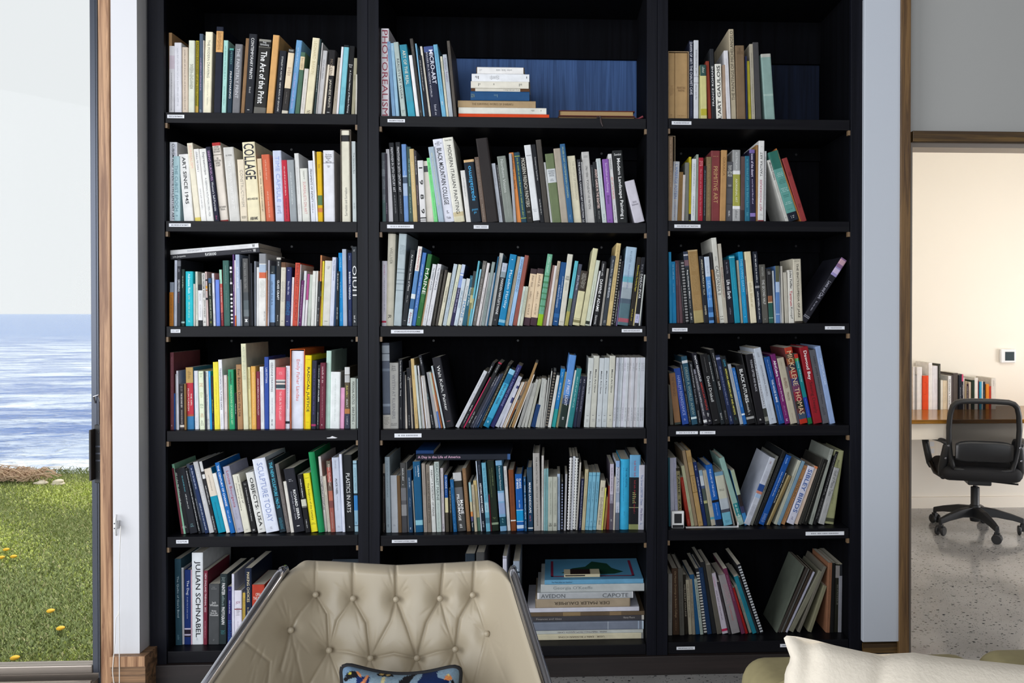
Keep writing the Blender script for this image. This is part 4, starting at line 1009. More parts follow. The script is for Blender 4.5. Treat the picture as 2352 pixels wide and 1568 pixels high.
'R3': '''@ 1520 780 6.53 1300
125 176 98 680 5a5850|
195 290 105 490 8a6648|THE NEW NEGRO@9-46:5a4030:.4|0-2#3a4440;96-100#3a4440
310 410 178 435 2a4a98|HARLEM RENAISSANCE@13-84:9aa8dc:.42;~@30-74:8a5aa8:.16:-.3;~@90-94:a8b4d8:.4
412 447 270 350 1e1f26|~@4-46:d8d8d8:.36;~@50-96:c8c0a0:.3
455 542 290 255 2c5064|DREAM A WORLD ANEW@16-86:8a9c98:.46|6-10#d8dce0;89-92#c8d8dc
545 607 400 335 1e2026|~@4-42:d8d8dc:.3;~@44-70:8a8a90:.5;~@78-98:c8c8c8:.24
635 692 465 450 44444c|~@10-40:e8e8f0:.6;~@42-86:e0e0e4:.44|92-97#e8e8e8;0-8#8a8a98
695 767 450 205 202028|*!FAITH RINGGOLD@4-40:e4e4e8:.4;*AMERICAN PEOPLE@41-80:a83028:.4;~@84-90:e0e0e0:.5;~@94-97:d8d8d8:.5
770 885 570 225 1c1c1e|!David Driskell@32-68:d8d8d8:.36;~@4-27:8a8a8a:.1;~@84-86:b0b0b0:.5;~@94-98:8a8a8a:.5
888 952 660 240 22282c|~@10-38:d8d8d8:.3;~@84-94:d8d8d8:.4
955 1020 720 150 1e1e20|!KERRY JAMES MARSHALL@5-40:a8a8ac:.34;Look See@43-54:e0e0e0:.4;~@82-94:8a8a8a:.34
1022 1087 805 240 222c4c|~@16-74:8a90b0:.4;~@88-96:c8d0e0:.3|3-6#8a90b0
1088 1167 880 255 1e2226|*AFRICAN AMERICAN ART AND ARTISTS@18-86:d8d060:.34;!LEWIS@5-15:3a9ab8:.4;~@90-96:2a6a5a:.3
1175 1227 985 370 a0a6ae|~@8-40:5a5a68:.3;~@60-90:5a5a68:.3
1230 1280 1050 425 2462a8|~@6-40:a8c8f0:.4;~@42-70:c8d8f0:.3|81-84#d8e8f8
1285 1410 1110 390 1e1e20|*BLACK FUTURES@7-64:e4e4e4:.4;~@62-86:c8c8c8:.4|88-92#a0a0a0
1412 1432 1180 200 1a1a1c|~@4-70:5a5a5a:.4
@ 1730 780 6.533 1268
65 182 -120 225 1d1c20|YOUNG GIFTED AND BLACK@8-54:c4c4cc:.26:.1;~@3-4:c0c0c8:.4;~@93-97:e0e0e0:.4
190 247 -35 205 b8bcc4|!KERRY JAMES MARSHALL@4-77:55555c:.5|78-100#3a3c38;90-96#8a8a80
250 360 5 135 b8c0cc|!HOWARDENA PINDELL@23-64:6a6a72:.24;~@6-13:8a8a94:.4;~@74-90:9a9aa8:.14;~@93-96:7a7a88:.3
362 384 205 400 26262c|~@40-90:8a7a50:.4
388 477 160 268 1f4f90|*THIS HOUSE IS MINE@34-68:d8e0ee:.36;~@4-30:8aa8d8:.24;~@72-96:8aa8d8:.2
482 557 258 225 6e2464|*AfriCobra@9-32:f4f0f4:.5;Messages to the People@34-68:e8d8e8:.36;~@74-90:b888b0:.3;~@93-97:e8d8e8:.5
562 667 355 283 b3ab98|!ANA MENDIETA@30-46:6a3a34:.4;TRACES@52-65:5a3a34:.28;~@6-16:8a8470:.2;~@84-94:8a7468:.16
668 697 490 410 5a5660|
705 822 465 125 6a3838|!MICKALENE THOMAS@5-88:dcc09a:.62|0-8#a83a28;8-14#4a3a30;14-22#8a5030;22-30#3a3038;30-40#8a3030;40-50#3a3460;50-58#6a3a58;58-70#842838;70-80#2a2a24;80-86#5a3030;86-94#3a4a60;94-100#b03020
832 892 610 220 2a7a80|!Stanley Whitney@6-40:a0d8d8:.5;~@64-90:8aa0e0:.24|0-6#b03028;6-10#3a8a3a;10-62#1a7a80;62-91#1e3a9a;91-100#1e6a3a
905 1037 690 120 8e1e28|*!Dawoud Bey@5-43:f0e8e8:.44;Seeing Deeply@46-87:4a1014:.44;~@94-95:e8c8c8:.3
1045 1147 835 160 5a5a60|!KERRY JAMES MARSHALL Mastry@9-74:26262c:.3;~@78-90:3a3a40:.5
1155 1234 930 105 8ea4cc|!MARTIN PURYEAR@16-50:c8d6ee:.4''',
'L4': '''@ 370 1020 6.533 1364
215 252 68 360 6a2c38|
258 294 78 300 88bca0|
300 427 160 375 222226|~@6-58:d0d0d0:.2;=~@88-93:d8d8d8:.6
435 552 240 365 23252c|~@12-38:5ab0c0:.2;~@40-64:d8d8d8:.2;=~@85-90:8ab8c0:.5
565 605 358 365 1d1e22|~@4-96:e8e8e8:.5
610 662 378 300 3c4452|~@6-26:9aa2b0:.4;~@50-82:d8d8e0:.3
664 722 420 320 26365c|~@4-36:c8d0e8:.5;~@56-96:d0d8e8:.4
726 802 480 270 c4c4c6|~@10-60:e4e4e8:.4
806 850 570 262 2c2c30|~@34-60:e8e8e8:.5;~@76-96:e0e0e0:.5|0-14#d0d0d0;18-24#e0e0e0
862 976 640 375 1590ac|~@10-36:5a5048:.14;~@52-96:0a5a70:.16|0-43#e0d4c4
982 1040 770 440 e8e6e0|
1045 1114 808 280 1a66b0|*THE CENTURY OF CHANGE@4-62:ecf0f8:.42;~@68-86:b8d0f0:.4
1122 1138 930 450 e8d8c8|
1141 1244 925 340 a8a9bc|!Louise Bourgeois@7-62:a8485a:.46;~@66-80:9090a8:.2;~@94-97:6a6a98:.4
1250 1354 1070 460 dcd9c8|new dictionary of@4-50:4a4a48:.24:.2;modern sculpture@15-62:4a4a48:.24:-.22;~@94-95:5a5a58:.6
1362 1442 1215 565 222224|A Concise History of Modern Sculpture@12-78:e0e0e0:.24;~@3-8:c8c8c8:.6;~@94-98:c8c8c8:.5
1460 1578 1270 430 dcdcd8|*OBJECTS: USA@9-90:1a1a1a:.56;~@94-98:3a3a3a:.5
@ 600 1020 6.533 1357
78 275 -135 230 dde2f0|SCULPTURE TODAY@6-86:8a98c4:.42;~@93-97:9a9aa8:.3
280 377 85 245 24323c|*THE NEW SCULPTURE 1965-75@3-67:4ab4d0:.5;=~@80-96:4aa0b8:.6
385 443 205 300 6a6462|CARVINGS, CASTS AND REPLICAS@18-76:8a847e:.4;~@85-95:8a847e:.4
448 496 330 560 d8d4cc|
500 662 335 375 23242c|*!RICHARD SERRA@34-80:f4f4f4:.24:.16;SCULPTURE: FORTY YEARS@36-80:b0b0bc:.12:-.14;~@90-93:e8e8e8:.4;=~@16-20:b8b8c0:.4
668 745 540 455 1e1e20|*modern sculpture@8-40:e8e8e8:.3;~@78-94:e8e8e8:.2|43-55#c8c8b8;56-57#8a8a84
752 852 628 440 e8dc30|The Sculpture of this Century@17-80:3a3a10:.36;~@7-8:5a5a20:.7;=~@84-88:5a5a20:.7
862 952 708 120 1f8a54 r|
954 993 855 185 d2ccc8|*CONTEMPORARY SCULPTURE@26-71:33333a:.6
1000 1046 925 480 c4beb0|~@8-30:8a8478:.3;~@34-96:7a7468:.3
1050 1114 975 250 9a5a50|!Ellen Gallagher@5-36:e8d0c4:.5;~@72-96:d0b8b0:.24|0-9#6a6458;9-30#a85850;30-42#6a5850;42-56#b06a58;56-66#7a4a48
1118 1222 1058 200 c4cbdc|*!ALICE NEEL@28-50:33343c:.26;~@52-72:5a5a68:.1;~@4-16:8a8a98:.24;~@92-96:9a9aa8:.4
1223 1262 1168 148 d8dcec|~@80-94:a8a8b8:.24
1268 1396 1225 160 222426|PLASTICS IN ARTS@24-75:e4e4e4:.44;~@93-96:d8d8d8:.2
1405 1462 1375 245 9cc0d0|SYNTHETIC MEDIA@10-42:5a7a88:.34;~@86-90:2a4a68:.5|4-5#3a4a58;46-49#22303a;49-70#3a80c0;70-90#8ab4cc;91-92#2a3a50''',
'M4': '''@ 860 1010 6.27 1366
92 128 88 345 9c948a|~@22-80:4a443c:.7
131 156 125 480 2a2426|~@5-44:b0a8a0:.44;~@84-96:b0a8a0:.34
170 240 148 245 a4b4be|~@5-54:5a6a78:.3;~@66-88:5a6a78:.24;~@89-94:2a3a48:.4
250 345 230 510 b4b9c0|~@86-90:8a8e98:.5
348 396 320 515 6a5238|
400 478 370 330 4a4a4a|~@8-26:d8d8d8:.4;~@31-34:c0c0c0:.5|36-54#707074;54-60#5a5a5e;60-76#8a8a8c;76-100#46464a
482 498 448 320 7a7a7a|
500 558 470 435 24415e|~@12-30:c0d0e0:.4;~@44-60:8aa0b8:.3;~@92-96:d8e0e8:.5
578 595 538 590 8a8a86|
600 705 552 312 1c577e|*Looking Back@6-22:e0e8f0:.26:.2;~@7-22:c0d0e0:.14:-.15|83-90#8ac0d0
715 766 678 340 9a9088|~@8-46:6a6058:.34;~@78-96:6a6058:.24
770 826 740 355 7d746a|NIGHT TRAIN AT WISCASSET STATION@12-86:403a34:.5
832 890 790 370 d4d6d4|!ABBOTT A PORTRAIT OF MAINE@6-76:5a5a5a:.46
900 969 860 315 bcc8c4|SEACOAST MAINE@2-55:4a5658:.5;~@58-96:7a8a88:.3
975 1016 948 405 c2bcc0|~@6-56:7a7278:.4;~@66-76:8a8288:.4;~@88-96:5a5078:.5
1030 1076 1005 505 3a342c|IN MAINE@3-24:c8d8f0:.5;~@26-36:a8c0e8:.4|0-40#1c4c90;40-66#d0c8a0;66-100#4a443a
1090 1127 1070 705 26241f|~@4-58:c0b8a8:.44
1140 1192 1088 570 1d5c90|~@6-18:6a9ac8:.4;~@28-80:4a82b8:.5;~@84-96:6a9ac8:.4
1200 1322 1128 475 5a5a5a|*MAINE@47-71:f4f4f4:.34:.26;*PILGRIMAGE@37-82:f4f4f4:.3:-.1;~@88-96:e0e0e0:.5|0-14#c0c0c0;14-25#33332f;25-50#6a6a6c;50-100#4a4a4a
1335 1388 1262 410 836548|~@8-96:c89870:.3
@ 1070 1010 6.27 1352
88 119 38 612 6a8a98|*Thaw@82-92:e0e0e4:.5|0-40#9ac0c4;40-60#c8c0a0;60-70#d08850;70-80#5a5880;80-100#22303c
130 166 80 650 c0b49c|~@4-44:6a5e48:.5;~@50-94:8a7e68:.3
170 217 105 585 b8a880||73-100#5a7a6a;0-20#c8b078
221 234 140 305 c8d4e4|
236 287 160 300 1e2430|*HISTORIC MAINE HOMES@32-74:e8e8ec:.5;~@6-20:8a90a0:.3;~@86-95:d8d8e0:.5
295 356 225 330 6cacc4|So You Think You Know Maine@8-56:2a6a88:.36;~@62-70:2a5a70:.3|58-72#9ac8d8;80-88#4a7a90
358 374 325 790 6a2434|
378 480 300 305 1f2a20|~@10-36:8a9a68:.16:.15;~@12-52:7a8a58:.12:-.15;=~@80-84:8a9a68:.5|88-91#8a9a80
498 591 425 297 7aa8cc|A Natural Oyster Pond Journal@8-42:d8e8ec:.3;~@82-90:8ac0c8:.3|7-43#1a4858;46-58#a0b8d8;60-76#8aa0c8;80-93#1a4858
600 646 540 380 d0d0d0|~@6-32:7a7a7a:.5;~@56-66:9a9a9a:.3;~@82-92:9a9a9a:.3
655 729 612 430 7a4428|~@14-60:5a2c18:.34|82-84#e0e0e0
738 839 708 492 1e5ca8|*ISLANDS@8-25:e8f0f8:.3:.18;*OF MAINE@8-26:e8f0f8:.3:-.2;~@46-60:d8e8f4:.24|63-64#d0e4f4;64-83#1a94d0;83-84#d0e4f4;90-96#c8dcf0
846 881 828 530 1f4f78|MAINE - A VIEW FROM ABOVE@16-78:d0dce4:.5;~@4-10:c0d0dc:.5;~@82-96:c0d0dc:.4
896 971 878 395 22405c|*MAINE LANDSCAPE@24-72:e4e8f0:.4;~@76-86:c07088:.4|95-97#d8dce0;4-22#2e4860
985 1080 965 190 aaa6a2|THE ARCHITECTURAL HERITAGE OF THE PISCATAQUA@5-94:4a4642:.26
1088 1119 1092 225 c4c0bc|~@6-56:6a6660:.44
1122 1146 1128 415 8ab4b8|~@10-90:5a8a90:.4
1148 1180 1158 410 78a4a8|~@10-90:4a7a80:.4
1183 1249 1188 530 b4b8ac|Among the Isles of Shoals@30-70:8a8e80:.34;Thaxter@7-20:8a8e80:.34;HB@86-92:3a3a34:.6
1252 1315 1256 530 b4b6aa|Among the Isles of Shoals@30-70:8a8e80:.34;Thaxter@7-20:8a8e80:.34;HB@86-92:3a3a34:.6
1319 1357 1318 488 a8bcd4|~@8-40:6a88a8:.4;~@70-90:6a88a8:.4
@ 1270 1010 6.274 1340
118 142 122 600 7a84a0 s|
158 186 180 490 a8a8ac|
205 240 245 235 d4d4d4 c|
248 284 288 235 dfe2ea|
290 324 330 240 d8dad8 c|
328 353 385 325 b8b4ac|~@10-50:7a766c:.4
370 409 410 555 1f2440|~@4-96:c0c4d8:.4
412 460 468 420 b8ae8c|~@6-36:6a6450:.34;~@44-70:6a6450:.3
463 516 522 465 74acc4|LEGENDS OF CASCO BAY@16-52:2a5a78:.34;~@84-88:2a5a78:.4|94-95#4a8aa8;5-6#4a8aa8
520 568 578 465 78b0c8|LEGENDS OF CASCO BAY@16-52:2a5a78:.34;~@84-88:2a5a78:.4|94-95#4a8aa8;5-6#4a8aa8
570 622 630 465 74acc4|LEGENDS OF CASCO BAY@16-52:2a5a78:.34;~@84-88:2a5a78:.4|94-95#4a8aa8;5-6#4a8aa8
626 698 690 580 c4bda8|~@14-22:5a5040:.5;~@34-76:26241c:.6;~@80-92:5a5a48:.5
700 717 755 690 d8d868|
722 757 770 820 a08050|
770 810 800 660 7c2c24|
812 866 825 345 5a5460|~@6-42:4a4a58:.4;~@44-56:d0d0d8:.4;~@84-88:d8d8d8:.4|0-46#b8b0c0;46-60#8a8494
868 892 888 530 c0bab0|
900 956 910 300 b8c0d0|Portrait of Paris Hill@9-44:3a4a6a:.5;~@66-76:5a6a8a:.4|0-9#8aacd8;46-60#98a4b8;75-100#5a6270
960 1088 975 275 3aa8d4 r|THE YORK HOSPITAL@12-40:1a5a80:.2:.16;~@12-60:1a6a90:.14:-.14;~@74-80:2a6a88:.14
1092 1246 1110 215 1e2024|~@8-30:b0303c:.24;~@34-80:9a2834:.2;~@50-66:8a9a60:.5|0-30#6aa2c8;93-100#8a9060;70-71#8a8a68
1255 1336 1270 360 c0c0cc|The Great LOBSTER Chase@15-62:3a5a98:.36;!Mike Brown@67-86:4a3a78:.36;~@90-94:4a6a98:.5
1338 1352 1345 330 3a3e4c|''',
'R4': '''@ 1520 1010 6.27 1266
100 128 90 255 2a5a68|
132 188 108 258 b0b0c0|~@80-96:6a6a88:.2
195 242 160 255 a8a8bc|~@8-70:5a5a80:.3
245 298 205 405 8a8260|*TABLE TALK@9-84:26241c:.5|0-5#2a261c
370 422 262 540 8c2c20|~@6-50:c86a58:.2;~@86-96:c89080:.24
425 472 278 375 a8a88a|~@28-70:7a9a80:.4;~@76-94:8a8a70:.24
475 522 290 155 8f7c64|
530 600 345 155 a88a5c|~@36-54:5a4428:.34;~@94-97:6a5434:.6|8-16#9c7e50;33-34#7a6038;55-56#7a6038
605 657 448 320 1c2c5a|~@6-14:c0c8e0:.4;~@24-66:d0d8e8:.4
660 712 530 440 3a443c||0-10#8aa4b8;10-28#c0c8d0;28-33#4a5a78;33-55#4a5450;55-60#a8a878;60-100#3a443c
715 782 585 440 ada694|~@10-36:7a7464:.24;~@50-66:7a7464:.24|85-89#5a98a8
785 882 630 365 1c58a4|THE LURE OF THE LOCAL@7-53:d0def4:.26;~@64-84:a8c0e8:.2|58-62#16161c;90-100#1a2030
895 1022 755 470 6aa4b8|!=Alice K./Gorge@32-36:3a3a3a:.6;=~@90-94:2a6a80:.6|0-7#6a90a8;7-50#b8b8a8;50-70#a8b0b8;70-76#4a4c58
1035 1056 860 445 8a8480|
1094 1112 905 540 a8a090|
1115 1192 825 265 86a8a0|~@70-90:d0e0dc:.5|68-86#2a7a80;90-100#9ab4ac
1196 1252 990 440 3a7ab0||0-45#9aa890;45-66#2c2628;66-78#3a3a58;78-100#3a7ab0
@ 1730 1010 6.27 1218
-143 -51 240 240 b8bcc8|~@6-10:7a3a38:.4;~@20-36:9a9aa4:.6;~@70-86:8a8a98:.6|40-50#2a4a88;50-54#b87a68;54-60#9ab0cc
-46 -6 332 225 6a6a64|COAST OF MAINE@6-50:33332e:.5
5 62 428 150 1c1e20|~@10-70:4a4c50:.4
64 152 478 208 1c4f98|~@4-14:8ab0e8:.5;~@24-60:c8d8f0:.24;~@84-96:b0c8f0:.6
155 186 470 440 222226|*MOOSE PIN OUTBACK@4-60:c8c8c8:.5
188 208 505 505 a89870|
210 236 530 515 7a6844|
290 342 648 287 b0b0a0|~@14-50:5a5a50:.3
344 386 712 300 6f8ca0|
390 452 728 355 a87c54|TSUTSUMU@22-56:3a2c22:.44;~@58-90:5a4430:.36;~@5-8:3a2c22:.5
470 582 790 365 c8c8d8|*SIBLEY BIRDS@5-80:3a5a9a:.56;~@88-94:6a6a88:.4
585 640 885 370 cdb8a8||0-4#d08058
650 690 990 262 3a3834|
695 772 1010 270 1e1e1c|~@6-96:9a968c:.16
800 852 1112 125 8c9088|~@8-20:d0d4d4:.5;~@50-66:5a5c54:.3;~@86-94:5a5c54:.4
865 907 1190 160 1c1c1e|~@4-60:9a9a9a:.5;~@64-94:7a7a7a:.5
935 1022 1165 390 a8a8a8|Gulf of Maine Tides@5-50:5a5a5c:.5;~@62-80:7a7a7c:.2
1090 1222 1240 140 9a9c74|Mapping Boston@13-42:4a4c38:.3;~@58-74:6a6c50:.2|92-97#4a4c3c''',
'L5': '''@ 370 1250 5.6 1298
105 187 90 185 2c4a58|The Quilts of Gee's Bend@20-68:b8ccd4:.34;~@88-96:6a8a98:.4
190 298 178 300 b8b8bc|V I T A M I N   C+@5-35:3a3a3c:.26;~@56-92:5a5a60:.14;~@34-54:a04a40:.5|0-1#d0d0d4
300 382 303 325 1f3470|The Dog:@14-34:e0e4f0:.46;~@36-66:a8b0d0:.24|78-80#c8c0d8;80-90#2a2230;86-88#c0b8d0
385 399 385 325 c8a0b0|
401 542 400 105 e4e8ec|*!JULIAN SCHNABEL@9-92:24262c:.58;~@93-97:a8b0b8:.3
545 592 553 335 7a3040|NEW ENGLAND TRIENNIAL 2022@4-56:e8d8dc:.44;~@68-92:c8a8b0:.3
612 747 618 505 4c4e50|!=*Jack/Whitten@29-37:c8c8c8:.8;=*Notes/from the/Woodshed@43-53:d0d0d0:.8;=~@4-9:8a8a8c:.6;~@92-95:7a7a7c:.2
750 840 762 378 2a3436|*PAINTER@13-30:e8e8e8:.44;~@31-46:8a9a9c:.5;*PHOTOGRAPH@47-72:e8e8e8:.44;~@4-12:a0b0b0:.6;~@80-86:4a98a0:.7
855 912 858 540 2a2a60|~@24-48:d0d0ec:.34;~@58-96:2a80c0:.8;~@5-7:c0c0d8:.6
913 944 913 378 d4d4e4|~@6-24:9a9aa8:.34
946 1040 945 590 dcd8e4|=JOY@20-26:a05878:.6;~@32-48:3a2a38:.6;~@58-80:a8a0b4:.2|34-36#8a4048
1042 1082 1050 620 bfa24c|~@10-90:8a7030:.7
1086 1172 1078 305 20283c|MAKING CHOICES@5-45:e4d4ac:.4;~@52-64:c8b890:.34
1175 1332 1175 515 b04030|=OPAL/THE BEND@6-34:f0d8d0:.8''',
'R5': '''@ 1520 1240 5.81 1300
84 138 82 450 8a8884|~@10-80:5a5854:.3
148 236 130 378 4a382c|Old Master Drawings at Bowdoin College@4-74:a89070:.34;~@78-94:8a7458:.2
240 303 215 378 5c5a54|~@20-90:3a3834:.34
308 352 275 460 26221c|WELLESLEY COLLEGE@16-70:a8a090:.4
360 406 318 530 a8a08c|~@8-70:4a4436:.5
410 450 365 520 8f8676|~@10-70:5a5240:.5
455 512 372 462 1f4f78|~@10-60:3a6a94:.3
515 556 430 520 98a49c|~@6-72:4a5450:.5
560 606 450 380 1e1e20 s|
610 670 490 370 1c3252|~@8-40:3a5274:.3
672 737 510 300 232426|
740 808 585 335 5c5850|
810 890 640 450 b8b0bc|~@6-24:b06080:.3;~@28-78:5a4a60:.3|92-96#b02a50
893 925 735 560 3a3438|~@40-90:6a6468:.4
935 1050 755 470 8a8688|~@16-50:c08a98:.6;~@54-80:c05a58:.2
1065 1117 820 385 66304a|~@10-50:a87890:.3
1118 1155 935 640 8e1c1c|~@10-60:c04a40:.4
1165 1205 965 600 8a8a80|~@30-60:4a4a44:.5
1215 1272 965 490 1f7284|~@30-60:0e5a6a:.4
1275 1304 1020 500 26282c|
1315 1362 1005 330 b0b4b8 s|
@ 1740 1240 5.81 1245
240 264 605 342 5c6258|
267 302 650 365 3a3430|
305 326 675 380 6a6a68|
330 362 715 390 3a3028|
370 397 745 420 a8a8b8|
400 475 820 400 7a7868|
525 565 888 345 6a665c|
665 718 880 600 7f7c64|
910 964 945 300 8a6048|~@10-80:5a3a28:.34
970 1018 990 305 1c1c1c|
1022 1082 1042 320 26261f|~@30-60:8a8a80:.3|2-20#8a8684
1090 1150 1100 315 b0aa90|*ART AT AUCTION@8-78:4a4436:.44
1158 1206 1170 475 8c8c94|
1210 1245 1215 320 2a2c30|~@70-80:c0c0c0:.4''',
}
ROWN = ['top', 'second', 'third', 'fourth', 'fifth', 'bottom']
BAYN = {'L': 'left', 'M': 'middle', 'R': 'right'}
ORD = ('first second third fourth fifth sixth seventh eighth ninth tenth eleventh twelfth thirteenth fourteenth fifteenth sixteenth '
       'seventeenth eighteenth nineteenth twentieth').split()
TENS = {2: 'twenty', 3: 'thirty', 4: 'forty', 5: 'fifty', 6: 'sixty', 7: 'seventy', 8: 'eighty'}
def ordinal(n):
    if n <= 20: return ORD[n-1]
    t, u_ = divmod(n, 10)
    return TENS[t][:-1]+'ieth' if u_ == 0 else TENS[t]+'-'+ORD[u_-1]
PAL = {'white': 'f0f0f0', 'off-white': 'e2e0d8', 'light grey': 'c4c4c6', 'grey': '8e8e90', 'dark grey': '505052', 'black': '202124',
       'cream': 'e9e0c4', 'beige': 'd2c2a4', 'tan': 'b8935f', 'brown': '7a5a3c', 'dark brown': '382a26', 'grey-brown': '6e655c',
       'orange': 'de9a50', 'brick red': '9a4a40', 'red': 'bb2f38', 'maroon': '6a2c38', 'coral': 'd8664c', 'pink': 'e0a0b8',
       'yellow': 'e6d030', 'olive': 'a39d50', 'mustard': 'c0a840', 'green': '2c8858', 'dark green': '2f4a42', 'pale green': 'b4c8b8', 'grey-green': '8a968c',
       'teal': '20788a', 'turquoise': '44b4c4', 'pale blue': 'a8c0d6', 'sky blue': '6ea6d0', 'blue': '2c64ac', 'navy': '252f52', 'slate blue': '4c5a6e',
       'purple': '6a3a70', 'lilac': 'c6c4d6', 'mauve': '6a484e'}
def lab(h):
    r_, g_, b_, _ = lin(h)
    x = (.4124*r_+.3576*g_+.1805*b_)/.9505; y = .2126*r_+.7152*g_+.0722*b_; z = (.0193*r_+.1192*g_+.9505*b_)/1.089
    f = lambda t: t**(1/3) if t > .008856 else 7.787*t+16/116
    return np.array((116*f(y)-16, 500*(f(x)-f(y)), 200*(f(y)-f(z))))
PALAB = {k: lab(v) for k, v in PAL.items()}
def cname(h):
    q = lab(h); return min(PALAB, key=lambda k: float(((q-PALAB[k])**2).sum()))
NONLABEL = re.compile(r"hopper|wyeth|michel|greco|zanne|mcmichael|harper|yale|abrams|knopf|wescher|hoving|marin|dove|kuhn|hartley|edward|gee's|oaxaca|draw/|poulin|robert|primitive|^r$|^hb$|^ny$|^m$|bethsy|barbara|penguin", re.I)

def parse_titles(s):
    out = []
    for q in s.split(';'):
        if not q: continue
        txt, rest = q.rsplit('@', 1)
        fl = set()
        while txt and txt[0] in '^=!*~': fl.add(txt[0]); txt = txt[1:]
        r_ = rest.split(':'); a, b_ = (float(x)/100 for x in r_[0].split('-'))
        out.append(dict(t=txt, f=fl, a=a, b=b_, c=lin(r_[1]), w=float(r_[2]) if len(r_) > 2 else .5, o=float(r_[3]) if len(r_) > 3 else 0.0))
    return out
def parse_bands(s):
    out = []
    for q in (s or '').split(';'):
        if not q: continue
        ab, h = q.split('#'); a, b_ = (float(x)/100 for x in ab.split('-')); out.append((a, b_, h))
    return out
def bulge(t, d, fl):
    if 'r' in fl: return min(.0075, t*.16), 2
    return min(.0022, t*.12), 6
def spine_y(x, t, bl):
    return -bl[0]*(1-abs(2*x/t-1)**bl[1])

def cover_mb(mb, t, d, h, hexc, bands, fl, hard, rr, thin=False, x0=0.0):
    """boards, spine (coloured in bands) and, for thin ones, the pages as one body; local x thickness, y depth, z height"""
    c = lin(hexc); bl = bulge(t, d, fl); bt = min(.0028 if hard else .0008, t*.2)
    zs = {0.0, 1.0}
    for a, b_, _ in bands: zs |= {1-b_, 1-a}
    zs = sorted(zs)
    def colat(zm):
        cc = c
        for a, b_, hx in bands:
            if a <= 1-zm <= b_: cc = lin(hx)
        return cc
    ns = 1 if t < .006 else (4 if t < .016 else (16 if 'r' in fl else 8))
    xs = [t*i/ns for i in range(ns+1)]
    if bl[1] == 6 and ns >= 4: xs = [0, t*.05, t*.13, t*.87, t*.95, t]
    ys = [spine_y(x, t, bl) for x in xs]
    k = len(xs)
    for za, zb_ in zip(zs[:-1], zs[1:]):
        vs = [(x0+x, y, za*h) for x, y in zip(xs, ys)]+[(x0+x, y, zb_*h) for x, y in zip(xs, ys)]
        mb.add(vs, [(i, i+1, k+i+1, k+i) for i in range(k-1)], colat((za+zb_)/2))
    ctop, cbot = colat(.999), colat(.001)
    back = bt
    for z, cc, flip in ((0, cbot, 1), (h, ctop, 0)):
        vs = [(x0+x, y, z) for x, y in zip(xs, ys)]+[(x0+t, back, z), (x0, back, z)]
        f = tuple(range(len(vs)))
        mb.add(vs, [f[::-1] if flip else f], cc)
    if thin:
        mb.add([(x0,0,0),(x0+t,0,0),(x0+t,d,0),(x0,d,0),(x0,0,h),(x0+t,0,h),(x0+t,d,h),(x0,d,h)], [(1,2,6,5),(3,0,4,7),(2,3,7,6)], c)
        mb.add([(x0,back,0),(x0+t,back,0),(x0+t,d,0),(x0,d,0),(x0,back,h),(x0+t,back,h),(x0+t,d,h),(x0,d,h)], [(0,3,2,1),(4,5,6,7)], lin('cfc8b8'))
    else:
        mb.box((x0, 0, 0), (x0+bt, d, h), c); mb.box((x0+t-bt, 0, 0), (x0+t, d, h), c)
        mb.add([(x0+bt, back, 0), (x0+t-bt, back, 0), (x0+t-bt, back, h), (x0+bt, back, h)], [(0, 3, 2, 1)], c)
    return bt

def lettering(mb, titles, t, h, fl, rr, x0=0.0, mi=0):
    bl = bulge(t, 0, fl); n = 0
    def put(P, fs, col):
        vs = [(x0+x, spine_y(min(max(x, 0), t), t, bl)-(.0009 if 'r' in fl else .00035), z) for x, z in P]
        mb.add(vs, fs, col, mi)
    for q in titles:
        zt_, zb_ = h*(1-q['a']), h*(1-q['b']); L = zt_-zb_; hw = q['w']*t; xc = t*(.5+q['o'])
        up = '^' in q['f']
        if '~' in q['f']:
            if '=' in q['f'] or q['w'] >= .58:
                step = max(.0042, t*.16); z = zt_-step/2
                while z > zb_:
                    wv = hw*rr.uniform(.5, 1); x = xc-wv/2
                    while x < xc+wv/2:
                        cw = step*.42*rr.uniform(.7, 1.2)
                        put([(x, z-step*.28), (x+cw*.45, z-step*.26), (x+cw*.45, z+step*rr.uniform(.08, .26)), (x, z+step*.26)], [(0, 1, 2, 3)], q['c']); n += 1
                        x += cw if rr.random() > .15 else cw*2
                    z -= step
            else:
                s = zt_
                hw *= .8; cwb = max(hw*.5, .0014)
                while s > zb_+cwb:
                    for _ in range(rr.randint(3, 9)):
                        cw = cwb*rr.uniform(.7, 1.15); hh = hw*rr.choice((.55, .62, .7, .8, 1.0))
                        if s-cw < zb_: break
                        xa = xc-hw/2
                        put([(xa, s), (xa, s-cw*.42), (xa+hh, s-cw*.42), (xa+hh, s)], [(0, 1, 2, 3)], q['c']); n += 1
                        s -= cw
                    s -= cwb*.9
            continue
        txt = q['t'].replace('/', '\n') if '=' in q['f'] else q['t']
        co, fs, w, hh = textmesh(txt, '*' in q['f'])
        if len(co) == 0: continue
        if '=' in q['f']:
            s = hw/w; sy = min(L/hh, s*2.2)
            P = np.stack([xc+co[:, 0]*s, (zt_+zb_)/2+co[:, 1]*sy], 1)
        else:
            sx, sy = L/w, hw/hh
            if up: P = np.stack([xc-co[:, 1]*sy, (zt_+zb_)/2+co[:, 0]*sx], 1)
            else: P = np.stack([xc+co[:, 1]*sy, (zt_+zb_)/2-co[:, 0]*sx], 1)
        put([tuple(p) for p in P], fs, q['c']); n += 1
    return n

